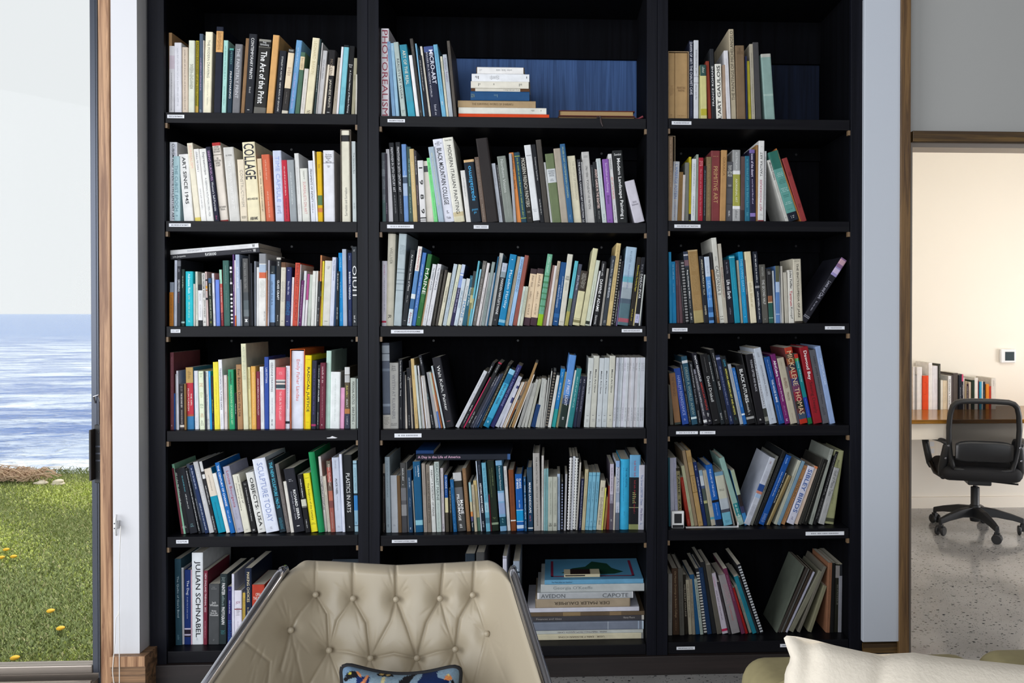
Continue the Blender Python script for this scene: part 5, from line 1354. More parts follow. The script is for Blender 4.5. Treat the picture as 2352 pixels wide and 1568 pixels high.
def spiral_mb(t, h, hexc, fl, x0=0.0):
    mb = MB(); lt = sum(lin(hexc)[:3]) > .25
    c = lin(hexc if lt else 'b8b8b4')
    if 'c' in fl:
        mb.tube([(x0+t*.5, -.003, .004), (x0+t*.5, -.003, h-.004)], min(.012, t*.42), 10, c)
    z = .006
    while z < h-.01:
        mb.box((x0-(t*.12 if 'c' in fl else -t*.06), -.0035, z), (x0+t*(1.1 if 'c' in fl else .94), .006, z+.0062), c); z += .0115
    return mb

recs = []
for key, src in BOOKS.items():
    bay, row = key[0], int(key[1])
    for lnn in src.strip().split('\n'):
        if lnn[0] == '@':
            _, ox, oy, sc, by = lnn.split(); ox, oy, sc, by = map(float, (ox, oy, sc, by)); continue
        f = lnn.split('|'); q = f[0].split()
        a = [float(x) for x in q[:4]]
        recs.append(dict(bay=bay, row=row, x0=ox+a[0]/sc, x1=ox+a[1]/sc, tx=ox+a[2]/sc, ty=oy+a[3]/sc, by=oy+by/sc, hex=q[4], fl=set(q[5:]),
                         ti=parse_titles(f[1] if len(f) > 1 else ''), ba=parse_bands(f[2] if len(f) > 2 else '')))
print('upright books', len(recs))
# true sizes and poses
for i, b in enumerate(recs):
    rr = random.Random(i*13+5); b['rr'] = rr
    ys = {0: .03, 1: .03, 2: .03, 3: .035, 4: .045, 5: .062}[b['row']] + rr.uniform(0, .010)
    if b['bay'] == 'R' and b['row'] >= 4: ys += .012
    z0 = ZS[b['bay']][b['row']]+.0004
    A, B_, T = at(b['x0'], b['by'], ys), at(b['x1'], b['by'], ys), at(b['tx'], b['ty'], ys)
    X0, X1 = A.x, B_.x; bl = Vector((X0, z0)); an = 0
    for _ in range(5):
        an = math.atan2(T.x-bl[0], T.z-bl[1])
        if abs(an) < .004: an = 0.0
        t = max((X1-X0)*math.cos(an), .0022)
        bl = Vector((X0, z0)) if an <= 0 else Vector((X1-t*math.cos(an), z0+t*math.sin(an)))
    h = (T.z-bl[1])/math.cos(an)
    xa_, xb_ = xt(BAYX[b['bay']][0])+.0015, xt(BAYX[b['bay']][1])-.0015
    lx = bl[0]+min(0, h*math.sin(an)); rx = (X1 if an > 0 else X0+t*math.cos(an))+max(0, h*math.sin(an))
    sh_ = max(0, xa_-lx) if lx < xa_ else min(0, xb_-rx)
    X0 += sh_; X1 += sh_; bl[0] += sh_
    if b['row']: 
        lim = ZS[b['bay']][b['row']-1]-.043-z0; up = h*math.cos(an)+t*abs(math.sin(an))
        if up > lim: print('tall', b['bay'], b['row'], b['hex'], round(up, 3), round(lim, 3)); h *= lim/up
    if abs(sh_) > .004: print('shift', b['bay'], b['row'], b['hex'], round(sh_, 4))
    b.update(t=t, h=h, an=an, ys=ys, loc=Vector((bl[0] if an <= 0 else X1, ys, z0)), X0=X0,
             d=min(.375-ys-.03, max(.15, h*rr.uniform(.68, .8))), area=(b['x1']-b['x0'])*(b['by']-b['ty']), hard=t > .014 and rr.random() < .6)
NBOOK = 268
order = sorted(range(len(recs)), key=lambda i: -recs[i]['area'])
solo = set(order[:NBOOK])

def describe(b):
    cols = [cname(b['hex'])]; cov = {}
    for a, e, hx in b['ba']: cov[cname(hx)] = cov.get(cname(hx), 0)+e-a
    if cov:
        main = 1-sum(cov.values()); cov[cols[0]] = cov.get(cols[0], 0)+max(main, 0)
        top = sorted(cov, key=lambda k: -cov[k]); cols = [top[0]]+([top[1]] if len(top) > 1 and cov[top[1]] > .2 else [])
    b['cn'] = cols[0]
    adj = []
    if b['t'] > .038: adj.append('thick')
    elif b['t'] < .013: adj.append('slim')
    if b['h'] > .335: adj.append('tall')
    elif b['h'] < .235: adj.append('short')
    if abs(b['an']) > R(13): adj.append('leaning')
    noun = 'spiral-bound book' if b['fl'] & {'s', 'c'} else 'book'
    return ' '.join(adj[:2]+[' and '.join(cols), noun])
for b in recs: b['desc'] = describe(b)
STOP = {'the', 'a', 'of', 'and', 'in', 'at', 'for', 'on', 'or', 'from', 'to', 'as', '+', '-'}
def title_words(b):
    for q in b['ti']:
        if '!' in q['f'] or '~' in q['f'] or NONLABEL.search(q['t']): continue
        w = [x.strip(",.:;'·") for x in q['t'].lower().replace('/', ' ').split()]
        w = [x for x in w if x and not x.isdigit()]
        if not w or sum(len(x) for x in w) < 4 or all(len(x) < 3 for x in w): continue
        w = w[:4]
        while len(w) > 1 and w[-1] in STOP: w.pop()
        return ' '.join(w)
    return None
bays = {}
for b in recs: bays.setdefault((b['bay'], b['row']), []).append(b)
for (bay, row), lst in bays.items():
    lst.sort(key=lambda b: b['x0']+b['x1'])
    place = f"{ROWN[row]} shelf, {BAYN[bay]} bay"
    for j, b in enumerate(lst):
        tw = title_words(b)
        o_ = ordinal(j+1)
        if tw:
            b['lab'] = f"{b['desc']} lettered {tw}, {place}"
            b['lab2'] = f"{b['desc']} lettered {' '.join(tw.split()[:3])}, {o_} from left, {place}"
        else:
            l_, r_ = (lst[j-1]['cn'] if j else None), (lst[j+1]['cn'] if j+1 < len(lst) else None)
            if l_ and r_: mid = f"between {l_} and {r_} books" if l_ != r_ else f"between two {l_} books"
            else: mid = f"at the shelf end beside a {r_ or l_} book"
            b['lab'] = f"{b['desc']} {mid}, {place}"
            b['lab2'] = f"{b['desc']}, {o_} from the left end, {place}"
        b['grp'] = f"books on the {ROWN[row]} shelf of the {BAYN[bay]} bay"
cnt = {}
for i in solo: cnt[recs[i]['lab']] = cnt.get(recs[i]['lab'], 0)+1
for b in recs:
    if cnt.get(b['lab'], 0) > 1 or len(re.findall(r"[A-Za-z][A-Za-z'-]*", b['lab'])) > 16: b['lab'] = b['lab2']

def make_book(b, M=None):
    """one book as a thing: cover (the mesh itself), page block, lettering, any spiral"""
    t, h, d = b['t'], b['h'], b['d']; x0 = 0.0 if b['an'] <= 0 else -t
    sp_ = bool(b['fl'] & {'s', 'c'})
    mb = MB(); bt = cover_mb(mb, t, d, h, '26262a' if sp_ else b['hex'], b['ba'], b['fl'], b['hard'], b['rr'], x0=x0)
    o = mb.build('spiral_bound_book' if sp_ else 'book', 'book_cover')
    ins = .004 if b['hard'] else .0006
    pg = MB(); pg.box((x0+bt, bt, ins), (x0+t-bt, d-ins, h-ins)); pg.build('page_block', 'page_block', o)
    lm = MB()
    if lettering(lm, b['ti'], t, h, b['fl'], b['rr'], x0): lm.build('lettering', 'print', o)
    if sp_: spiral_mb(t, h, b['hex'], b['fl'], x0).build('spiral_binding', 'print', o)
    if M is not None: o.matrix_world = M
    return o
slim = MB()
for i, b in enumerate(recs):
    M = Matrix.Translation(b['loc']) @ Matrix.Rotation(b['an'], 4, 'Y')
    if i in solo:
        o = make_book(b, M); tag(o, b['lab'], 'book', b['grp'])
    else:
        one = MB(); x0 = 0.0 if b['an'] <= 0 else -b['t']; sp_ = bool(b['fl'] & {'s', 'c'})
        cover_mb(one, b['t'], b['d'], b['h'], '26262a' if sp_ else b['hex'], b['ba'], b['fl'], False, b['rr'], thin=True, x0=x0)
        lettering(one, b['ti'], b['t'], b['h'], b['fl'], b['rr'], x0, mi=1)
        if sp_:
            s2 = spiral_mb(b['t'], b['h'], b['hex'], b['fl'], x0)
            one.add(s2.v, s2.f, None, 1); one.c[-len(s2.c):] = s2.c
        one.v = [M @ Vector(p) for p in one.v]
        k0 = len(slim.v); slim.v += [tuple(p) for p in one.v]; slim.f += [tuple(j+k0 for j in f) for f in one.f]; slim.c += one.c; slim.mi += one.mi
tag(slim.build('slim_books', ['book_cover', 'print']), 'slim booklets and pamphlets squeezed in between the larger books', 'books', kind='stuff')

# books that lie flat: bay row | x0 x1 of the spine, top y at its left end, bottom y there | rise of the right end in degrees | ...
def flat(bay, row, x0, x1, yt, yb, e, hexc, titles, bands, d, label, ys=None, grp=None, hard=True, fl=(), zfix=None, cover=None):
    ys = .05 if ys is None else ys
    A, B_ = at(x0, yt, ys), at(x0, yb, ys); ca = math.cos(R(e)); L = (at(x1, yt, ys).x-A.x)/ca; t = (A.z-B_.z)*ca
    if zfix is not None: A.z = zfix+t
    b = dict(t=t, h=L, d=d, an=0, fl=set(fl), hex=hexc, ti=parse_titles(titles), ba=parse_bands(bands), hard=hard, rr=random.Random(int(x0*7+yt)))
    M = Matrix.Translation(A) @ Matrix.Rotation(R(90-e), 4, 'Y')
    o = make_book(b, M); tag(o, label, 'book', grp)
    return o, A.z, t
def stack(bay, row, items, grp, ys):
    """items from the bottom up; each rests exactly on the one below"""
    z = ZS[bay][row]+.0004
    for k, (x0, x1, yt, yb, hexc, ti, ba, d, label, *rest) in enumerate(items):
        y_ = ys+(rest[0] if rest else 0)
        o, zt_, t = flat(bay, row, x0, x1, yt, yb, 0, hexc, ti, ba, d, label, ys=y_, grp=grp, zfix=z, hard=t_hard(rest))
        z = zt_+.0004
    return z
def t_hard(rest): return not (len(rest) > 1 and rest[1])
c2 = lambda x: 850+x/3.618
d2 = lambda y: 40+y/3.618
stack('M', 0, [
    (c2(735), c2(1488), d2(787), d2(832), 'e04a1c', '', '', .27, 'bright orange red book lying at the bottom of the pile, top shelf, middle bay'),
    (c2(735), c2(1465), d2(735), d2(787), 'e6e4da', '^~@6-8:8a8a80:.5;^~@14-18:8a8a80:.5', '', .26, 'white book lying on the orange red one, top shelf, middle bay'),
    (c2(730), c2(1376), d2(677), d2(735), 'b29874', '^THE SURVIVING WORKS OF SHARAKU@29-82:6a5638:.3', '', .25, 'tan book lettered the surviving works, lying in the pile, top shelf', .004),
    (c2(835), c2(1325), d2(602), d2(677), '24507e', '^!GOYA@93-99:8a9a80:.4;^~@54-62:6a8a9a:.4', '', .2, 'dark blue book lying in the pile above the tan one, top shelf'),
    (c2(840), c2(1325), d2(577), d2(602), 'd8d4c8', '^~@18-46:6a6a60:.4', '0-16#5a3a22;93-100#5a3a22', .2, 'slim cream book with brown ends lying on the dark blue one, top shelf', .003),
    (c2(838), c2(1318), d2(521), d2(577), 'e9e4d6', '^~@12-18:7a7a70:.5;^~@60-64:7a7a70:.5;^~@84-90:7a7a70:.5', '', .19, 'cream glossy book third from the top of the flat pile, top shelf'),
    (c2(845), c2(1323), d2(458), d2(521), 'eef0f4', '^~@4-9:5a5a60:.5;^~@52-68:5a5a60:.6;^~@88-96:5a5a60:.5', '', .19, 'bright white glossy book second from the top of the flat pile, top shelf', .002),
    (c2(882), c2(1282), d2(404), d2(458), 'f2f0ee', '^~@26-60:a8a8a8:.4;^~@88-96:c8c8c8:.4', '0-2#4a3a2a;98-100#4a3a2a', .17, 'small white book on the very top of the flat pile, top shelf')],
    'books piled flat on the top shelf', .045)
g2 = lambda x: 1200+x/5.6
h2 = lambda y: 1250+y/5.6
ztp = stack('M', 5, [
    (g2(150), g2(1555), h2(1165), h2(1240), 'd8d0b4', 'USSR · EARLY RUSSIAN ICONS@36-78:5a4a3a:.3', '0-2#8a8a88', .30, 'cream book lettered early russian icons, lowest of the big flat pile'),
    (g2(120), g2(1552), h2(1113), h2(1165), 'c8ccc8', 'INDIA · PAINTINGS FROM AJANTA CAVES@33-77:5a4a4a:.4', '', .30, 'pale grey book lettered paintings from ajanta caves, in the big flat pile'),
    (g2(100), g2(1558), h2(1007), h2(1113), '7c8494', '', '0-1.5#c0d0e0;4-5#a8b8cc;31-32#a0a8b4', .30, 'glossy slate grey book without lettering, third from bottom of the flat pile', -.006),
    (g2(90), g2(1562), h2(940), h2(1007), '4a484c', '^Finances and Ideas@72-94:a8a4a0:.36;^!Henry Moore@8-18:b8b4b0:.5', '0-2#c8c4bc', .29, 'dark grey book with handwritten pale lettering in the big flat pile', .004),
    (g2(70), g2(1568), h2(890), h2(940), '6a5a48', '', '20-30#8a7458;55-70#927c5c', .29, 'ragged brown album with torn edges in the big flat pile'),
    (g2(60), g2(1500), h2(836), h2(890), 'd4d4e0', '', '', .28, 'plain lilac white book between ragged brown and tan ones in the pile', .002),
    (g2(165), g2(1385), h2(722), h2(836), 'aa9a84', '!DER MALER DAUMIER@22-80:3a3026:.34', '0-1#8a7a64;99-100#8a7a64', .26, 'tan cloth book with black capitals upside down in the big flat pile', .004),
    (g2(190), g2(1422), h2(640), h2(722), 'b8bcc0', '^!AVEDON@71-96:5a5e64:.62;^!CAPOTE@5-32:5a5e64:.62', '0-1#e8e8ec;98-100#e8e8ec', .26, 'silver grey slipcased book with two names in thin capitals, flat pile', .0),
    (g2(235), g2(1565), h2(538), h2(640), 'bfc4c4', "^!Georgia O'Keeffe@50-88:8a9294:.5;^~@4-5:8a9294:.5", '', .27, 'pale grey book with faint name, second from top of the big pile', .004),
    (g2(285), g2(1555), h2(478), h2(538), '6aa4c8', '^The Maine Atlas and Gazetteer@72-93:26425a:.28', '', .27, 'sky blue softcover map book on top of the big flat pile', .0, 1)],
    'books piled flat on the bottom shelf', .062)
# printed cover of the map book on top, and the little matchbox-like cards that lie on it
xa, xb = at(g2(300), h2(478), .07).x, at(g2(1545), h2(478), .07).x
cv = MB(); cz = ztp+.0006
def flatpatch(mb, pts, z, col): mb.add([(x, y, z) for x, y in pts], [tuple(range(len(pts)))], col)
flatpatch(cv, [(xa, .08), (xb, .08), (xb, .31), (xa, .31)], cz, lin('5a9ac0'))
flatpatch(cv, [(xa+.02, .095), (xb-.03, .095), (xb-.03, .105), (xa+.02, .105)], cz+.0004, lin('8a2a48'))
flatpatch(cv, [(xa+.02, .095), (xa+.03, .095), (xa+.03, .30), (xa+.02, .30)], cz+.0004, lin('8a2a48'))
flatpatch(cv, [(xb-.04, .095), (xb-.03, .095), (xb-.03, .30), (xb-.04, .30)], cz+.0004, lin('8a2a48'))
W_ = xb-xa
flatpatch(cv, [(xa+W_*a, y) for a, y in ((.16, .14), (.3, .125), (.5, .12), (.72, .125), (.82, .15), (.7, .2), (.66, .26), (.5, .29), (.42, .22), (.28, .2))], cz+.0006, lin('1f4a38'))
o = cv.build('map_cover', 'print'); par = [x for x in bpy.data.objects if x.get('label', '').startswith('sky blue softcover map')][0]
bpy.context.view_layer.update(); o.parent = par; o.matrix_parent_inverse = par.matrix_world.inverted()
mbx = MB(); ma, mb_ = xa+W_*.19, xa+W_*.56
mbx.box((ma, .085, 0), (mb_, .15, .012), lin('c8bea0')).box((ma+.004, .0846, .004), (mb_-.06, .086, .009), lin('2a2422'))
mbx.box((ma+.025, .0852, .0121), (ma+W_*.27, .149, .0125), lin('2a1c1c'))
tag(mbx.build('card_box', 'print', loc=(0, 0, cz+.001)), 'small cream card box lying on the sky blue map book', 'box')
# two white magazines lying askew across the row
gr = 'magazines lying across the left bay'
A = lambda x: 370+x/6.533
Bq = lambda y: 540+y/6.533
flat('L', 2, A(92), A(1478), Bq(302), Bq(372), 5.0, '34343a', '^!Julia Jacquette@80-94:e8e8e8:.5;^*PLAYGROUND@47-59:ececec:.6;^~@9-20:c8c8c8:.2;^*W@4-7:ececec:.7', '', .26, 'black softcover lying tilted across the third shelf of left bay', ys=.046, grp=gr, hard=False)
flat('L', 2, A(92), A(1460), Bq(231), Bq(300), 5.0, 'e2e2e4', '^!JULIA JACQUETTE@62-78:9a9aa4:.5;^~@36-60:c0c0c4:.2;^~@12-22:c0c0c4:.2;^*W@4-7:3a3a3e:.7', '', .26, 'white softcover lying tilted on the black one, third shelf of left bay', ys=.044, grp=gr, hard=False)
flat('M', 4, 955.7, 1172, 1043.5, 1057, 0, '1e222c', '^*A Day in the Life of America@53-98:c8a0b8:.56', '0-3#3a5a8a', .27, 'black book lettered a day in the life, lying on the fifth row', ys=.03, grp='books lying on the upright row')
flat('M', 4, 955.7, 996, 1034, 1043, 0, '1a3a6a', '', '', .2, 'small blue booklet lying on the black book, fifth shelf, middle bay', ys=.05, grp='books lying on the upright row', hard=False)

# slipcases: open fronted boxes round a book
def slipcase(xa_px, xb_px, yt_px, row, bay, hexc, label, ys, d=.27, th=.0022):
    z0 = ZS[bay][row]+.0004; a, b_ = at(xa_px, 720, ys).x, at(xb_px, 720, ys).x; zt_ = at(xa_px, yt_px, ys).z
    root = empty('slipcase', ((a+b_)/2, ys, z0)); tag(root, label, 'slipcase')
    c = lin(hexc); w = (b_-a)/2; H = zt_-z0
    for nm, p, q in (('side_panel', (-w, 0, 0), (-w+th, d, H)), ('side_panel', (w-th, 0, 0), (w, d, H)), ('top_panel', (-w+th, 0, H-th), (w-th, d, H)), ('back_panel', (-w+th, d-th, 0), (w-th, d, H-th))):
        MB().box(p, q, c).build(nm, 'book_cover', root)
slipcase(1534.5, 1581.5, 117.5, 0, 'R', 'b09878', 'tan open slipcase around two tan volumes, top shelf of right bay', .032)
slipcase(360+2072/4.9, 360+2190/4.9, 290+36/4.9, 1, 'L', '6a6258', 'tall grey slipcase around the cream surrealists book, second shelf, left bay', .03)
slipcase(600+432/6.533, 600+652/6.533, 780+140/6.533, 3, 'L', 'd0622a', 'orange slipcase around a white book, fourth shelf of left bay', .034)
slipcase(1520+80/5.345, 1520+165/5.345, 290+116/5.345, 1, 'R', '8a7a64', 'brown grey slipcase around a brown book, second shelf of right bay', .032)

# antique album pair with a tie, top shelf of the middle bay
z0 = ZS['M'][0]+.0004; xa, xb = at(c2(1560), 250, .06).x, at(c2(2205), 250, .06).x; hz = at(1300, d2(835), .06).z; sc_ = (at(1300, d2(750), .06).z-hz)/85
for k, (zb0, zb1, dx, lab_) in enumerate(((835, 800, 0.0, 'lower brown album with tie, lying on the blue lit top shelf'), (798, 750, .004, 'upper dark red album lying on the lower brown album'))):
    za, zc = z0+(835-zb0)*sc_, z0+(835-zb1)*sc_-.0006
    al = MB(); cc = lin('5a2420' if k else '4a3020')
    al.box((xa+dx, .05, za), (xb-dx, .26, za+.003), cc).box((xa+dx, .05, zc-.003), (xb-dx, .26, zc), cc).box((xa+dx, .05, za+.003), (xa+dx+.004, .26, zc-.003), lin('2a1c16'))
    o = al.build('album', 'book_cover'); tag(o, lab_, 'album', 'old albums on the top shelf')
    MB().box((xa+dx+.004, .054, za+.003), (xb-dx-.006, .255, zc-.003), lin('a88a5c')).build('page_block', 'print', o)
    if k == 0:
        xm = at(c2(1890), 250, .05).x
        MB().tube([(xm, .052, zc), (xm, .047, zc-.008), (xm+.008, .0, z0+.004), (xm+.012, -.003, z0-.02), (xm+.018, -.003, z0-.035)], [.004, .004, .0035, .004, .002], 6, lin('3a3030')).build('tie', 'print', o)
        MB().tube([(xb-.002, .06, z0+.012), (xb+.012, .058, z0+.012), (xb+.03, .055, z0+.02)], [.002, .003, .005], 6, lin('7a2430')).build('tassel', 'print', o)

# things half hidden behind the chair, bottom shelf
def upright_px(bay, row, xa_px, xb_px, yt_px, hexc, ti, ba, label, ys=.062, d=.27):
    z0 = ZS[bay][row]+.0004; a = at(xa_px, 1400, ys); b_ = at(xb_px, 1400, ys); H = at(xa_px, yt_px, ys).z-z0
    b = dict(t=b_.x-a.x, h=H, d=d, an=0, fl=set(), hex=hexc, ti=parse_titles(ti), ba=parse_bands(ba), hard=False, rr=random.Random(int(xa_px)))
    tag(make_book(b, Matrix.Translation((a.x, ys, z0))), label, 'book', 'books behind the ivory armchair')
upright_px('M', 5, 1155, 1164.3, 1276.5, 'd0d0e0', '', '1-1.6#3a3a44;2.4-3#3a3a44', 'slim white book rising behind the right corner of the ivory armchair')
upright_px('M', 5, 1179, 1193.7, 1288, '98a4b4', '*ARTS@7-34:e0e8f0:.5', '13-15#26323e;22-25#26323e', 'grey blue book lettered arts beside the chrome tube of the armchair')
upright_px('M', 5, 1094, 1113, 1268, '4a4a4a', '', '', 'dark grey book just visible above the back of the ivory armchair')
upright_px('M', 5, 1069, 1091, 1271, '26303a', '', '', 'blackish green book left of the dark grey one above the armchair')
bx = MB(); a, b_ = at(722, 1400, .06).x, at(822, 1400, .06).x; H = at(760, 1284, .33).z-ZS['L'][5]
bx.box((a, .06, 0), (b_-.004, .33, H), lin('6a7684'))
tag(bx.build('file_box', 'book_cover', loc=(0, 0, ZS['L'][5]+.0004), bevel=.002), 'grey blue file box on the bottom shelf behind the armchair', 'box')

# shelf labels
LAB = [('L0', 384, 423, 263.5, 271, 'PRINTS & PRINTMAKING'), ('M0', 890, 930, 273.5, 280.5, 'REALISM/PHOTOREALISM'), ('R0', 1543, 1588, 278.5, 286, 'PRE- MODERN WESTERN ART'),
       ('L1', 388, 438, 513, 520.5, 'EARLY MODERN ART MOVEMENTS'), ('M1', 889, 950, 516, 524, ''), ('M1', 1088, 1122, 517, 525, ''), ('R1', 1549, 1609, 515.5, 523, 'NON-WESTERN ART TRADITIONS'),
       ('L2', 392, 414, 756, 764, 'U.S. ART'), ('M2', 898, 972.5, 757, 765.5, 'ART FROM OR ASSOCIATED WITH NEW ENGLAND/MAINE'), ('M2', 1428, 1475, 755.5, 763, 'MAINE & NEW ENGLAND ARTISTS'),
       ('R2', 1544, 1579, 753, 761, 'FOLK ART & CRAFTS'), ('R2', 1895, 1940, 749, 756.5, ''), ('M3', 906, 968, 995, 1004.5, ''), ('R3', 1553, 1603, 990, 997, ''), ('R3', 1607.5, 1643, 989.5, 997, ''),
       ('L4', 404.5, 432.5, 1239.5, 1248, 'SCULPTURE'), ('M4', 900, 958, 1239, 1246.5, 'PHOTOGRAPHY & HISTORIES OF MAINE'), ('R4', 1850.5, 1939, 1220, 1229.5, ''), ('R5', 1554, 1596, 1484.5, 1492, 'MAINE & NEW ENGLAND COLLECTIONS'), ('R5', 1792, 1830, 1478, 1486, '')]
seen = {}
for key, xa_px, xb_px, ya, yb, txt in LAB:
    p, q = at(xa_px, yb, .003), at(xb_px, ya, .003)
    yb_ = -.0005 if False else .0034
    lb = MB().box((p.x, yb_, p.z), (q.x, .0041, q.z)); o = lb.build('shelf_label', 'label_paper')
    k = seen.get(key, 0); seen[key] = k+1; n = sum(1 for x in LAB if x[0] == key)
    wh = '' if n == 1 else (' towards the left end' if k == 0 else ' farther right')
    tag(o, f"white paper label on the edge of the {ROWN[int(key[1])]} shelf, {BAYN[key[0]]} bay{wh}", 'label', 'paper labels on the shelf edges')
    lm = MB(); w, hh = q.x-p.x, q.z-p.z
    if txt:
        co, fs, tw_, th_ = textmesh(txt, True)
        sx, sy = w*.8/tw_, hh*.42/th_
        lm.add([((p.x+q.x)/2+x*sx, yb_-.0003, (p.z+q.z)/2+y*sy) for x, y in co], fs)
    else:
        x = p.x+w*.14; r_ = random.Random(int(xa_px))
        while x < q.x-w*.14:
            cw = hh*.28*r_.uniform(.7, 1.2); lm.add([(x, yb_-.0003, p.z+hh*.32), (x+cw*.42, yb_-.0003, p.z+hh*.32), (x+cw*.42, yb_-.0003, p.z+hh*.68), (x, yb_-.0003, p.z+hh*.68)], [(0, 1, 2, 3)])
            x += cw*(1 if r_.random() > .14 else 1.9)
    lm.build('lettering', 'ink', o)

# small white thermometer on the fifth shelf of the right bay
p0, p1 = at(1543, 1217, .03), at(1571.5, 1177.5, .03); w, hh = p1.x-p0.x, p1.z-p0.z
dv = empty('thermometer', (p0.x, .03, ZS['R'][4]+.0004)); tag(dv, 'small white thermometer with grey screen standing on the fifth shelf', 'thermometer')
MB().box((0, 0, 0), (w, .016, hh)).build('case', 'white_plastic', dv, bevel=.003)
MB().box((w*.2, -.0008, hh*.3), (w*.8, .001, hh*.86)).build('screen', 'grey_screen', dv)
MB().box((w*.06, -.0006, hh*.03), (w*.94, .001, hh*.2)).build('foot_strip', 'black_plastic', dv)
# white plate of a bookend that shows under the leaning row beside it
a, b_ = at(1576, 1210, .03).x, at(1697, 1208, .03).x; zz = ZS['R'][4]+.0003
be = MB().box((a, .034, zz), (b_, .052, zz+.0016)).box((b_-.0016, .034, zz+.0016), (b_, .052, zz+.02))
tag(be.build('bookend', 'white_plastic'), 'white bookend plate in front of the leaning books, fifth shelf, right bay', 'bookend')

# ================================================================= IVORY ARMCHAIR
def seg_dist(px, py, a, b):
    ax, ay = a; bx_, by_ = b; vx, vy = bx_-ax, by_-ay; L2 = vx*vx+vy*vy
    tt = np.clip(((px-ax)*vx+(py-ay)*vy)/L2, 0, 1)
    return np.hypot(px-(ax+tt*vx), py-(ay+tt*vy)), tt
BT = [(725, 1365), (811, 1374), (910, 1376), (1011, 1374), (1086, 1366), (668, 1447), (756, 1493), (851, 1511), (958, 1511), (1046, 1491), (1118, 1455),
      (700, 1590), (803, 1620), (905, 1630), (1005, 1620), (1085, 1590)]
PL = [((811, 1374), (811, 1290), .8), ((910, 1376), (909, 1296), 1), ((1011, 1374), (1019, 1288), 1), ((1086, 1366), (1090, 1288), .8), ((725, 1365), (726, 1292), .35),
      ((725, 1365), (752, 1410), .8), ((752, 1410), (756, 1493), .9), ((811, 1374), (775, 1425), .6), ((775, 1425), (756, 1493), .6),
      ((811, 1374), (842, 1430), .9), ((842, 1430), (851, 1511), 1), ((910, 1376), (898, 1425), .6), ((898, 1425), (851, 1511), .6),
      ((910, 1376), (935, 1440), .8), ((935, 1440), (958, 1511), .8), ((1011, 1374), (980, 1430), .9), ((980, 1430), (958, 1511), .9), ((1011, 1374), (1026, 1430), .5), ((1026, 1430), (1046, 1491), .5),
      ((1086, 1366), (1056, 1420), .9), ((1056, 1420), (1046, 1491), 1), ((1086, 1366), (1104, 1410), .4), ((1104, 1410), (1118, 1455), .4),
      ((756, 1493), (800, 1497), .5), ((800, 1497), (851, 1511), .5), ((851, 1511), (905, 1500), .7), ((905, 1500), (958, 1511), .7), ((958, 1511), (1005, 1497), .5), ((1005, 1497), (1046, 1491), .5),
      ((668, 1447), (690, 1405), .35), ((690, 1405), (725, 1365), .3), ((668, 1447), (645, 1540), .5), ((668, 1447), (700, 1590), .3), ((756, 1493), (700, 1590), .4), ((756, 1493), (803, 1620), .5), ((851, 1511), (803, 1620), .5), ((851, 1511), (905, 1630), .5),
      ((958, 1511), (905, 1630), .5), ((958, 1511), (1005, 1620), .5), ((1046, 1491), (1005, 1620), .5), ((1046, 1491), (1085, 1590), .6), ((1118, 1455), (1085, 1590), .5), ((1118, 1455), (1165, 1568), .3), ((560, 1470), (620, 1520), .4), ((620, 1520), (612, 1600), .5)]
rp = random.Random(11)
WR = []                                     # fine creases that fan out from the buttons
for (x, y) in BT[:11]:
    for _ in range(9):
        a = rp.choice((-1.57, 1.57))+rp.uniform(-.9, .9); l0, l1 = rp.uniform(8, 22), rp.uniform(34, 85)
        WR.append(((x+math.cos(a)*l0, y+math.sin(a)*l0), (x+math.cos(a)*l1+rp.uniform(-6, 6), y+math.sin(a)*l1), rp.uniform(.15, .5)))
for _ in range(16):
    x = rp.uniform(560, 700); y = rp.uniform(1440, 1560); WR.append(((x, y), (x-rp.uniform(5, 28), y+rp.uniform(40, 90)), rp.uniform(.2, .5)))
for _ in range(12):
    x = rp.uniform(1115, 1190); y = rp.uniform(1400, 1560); WR.append(((x, y), (x-rp.uniform(-20, 20), y+rp.uniform(40, 80)), rp.uniform(.2, .5)))
YB = -1.23
NU, NV = 330, 230
uu, vv = np.meshgrid(np.linspace(0, 1, NU), np.linspace(0, 1, NV)**1.0)
xTL, xTR = 664., 1166.
pxt = xTL+uu*(xTR-xTL)
edge = np.minimum(pxt-xTL, xTR-pxt)
yT = np.interp(pxt, [664, 700, 760, 909, 1040, 1120, 1166], [1292, 1286, 1288, 1297, 1291, 1286, 1292])
Rc = 46.0
yT = yT+np.where(edge < Rc, Rc-np.sqrt(np.clip(Rc**2-(Rc-edge)**2, 0, None)), 0)
py = yT+(1770-yT)*vv
xL = np.where(py < 1300, 664, 664-(py-1300)*.668); xR = np.where(py < 1300, 1166, 1166+(py-1300)*.305)
px = xL+uu*(xR-xL)
def softplus(x, k): return np.log1p(np.exp(np.clip(x/k, -40, 40)))*k
def baseY(px, py):
    Y = YB-.02-np.clip(py-1290, 0, None)*.00030
    cl, cr_ = 705+(py-1290)*.17, 1128-(py-1290)*.06
    Y = Y-.00092*softplus(cl-px, 16)-.0017*softplus(px-cr_, 12)
    return Y
disp = np.zeros_like(px)
for i, (x, y) in enumerate(BT):
    r = np.hypot(px-x, py-y); s_ = 1.0 if i not in (5, 10) else .8
    disp -= s_*(.013*np.exp(-(r/22)**2)+.014*np.exp(-r/48))
gro = np.zeros_like(px)
for a, b_, s_ in PL:
    dd, _t = seg_dist(px, py, a, b_); gro = np.maximum(gro, s_*(.0058*np.exp(-(dd/3.2)**2)+.0055*np.exp(-dd/15)))
fin = np.zeros_like(px)
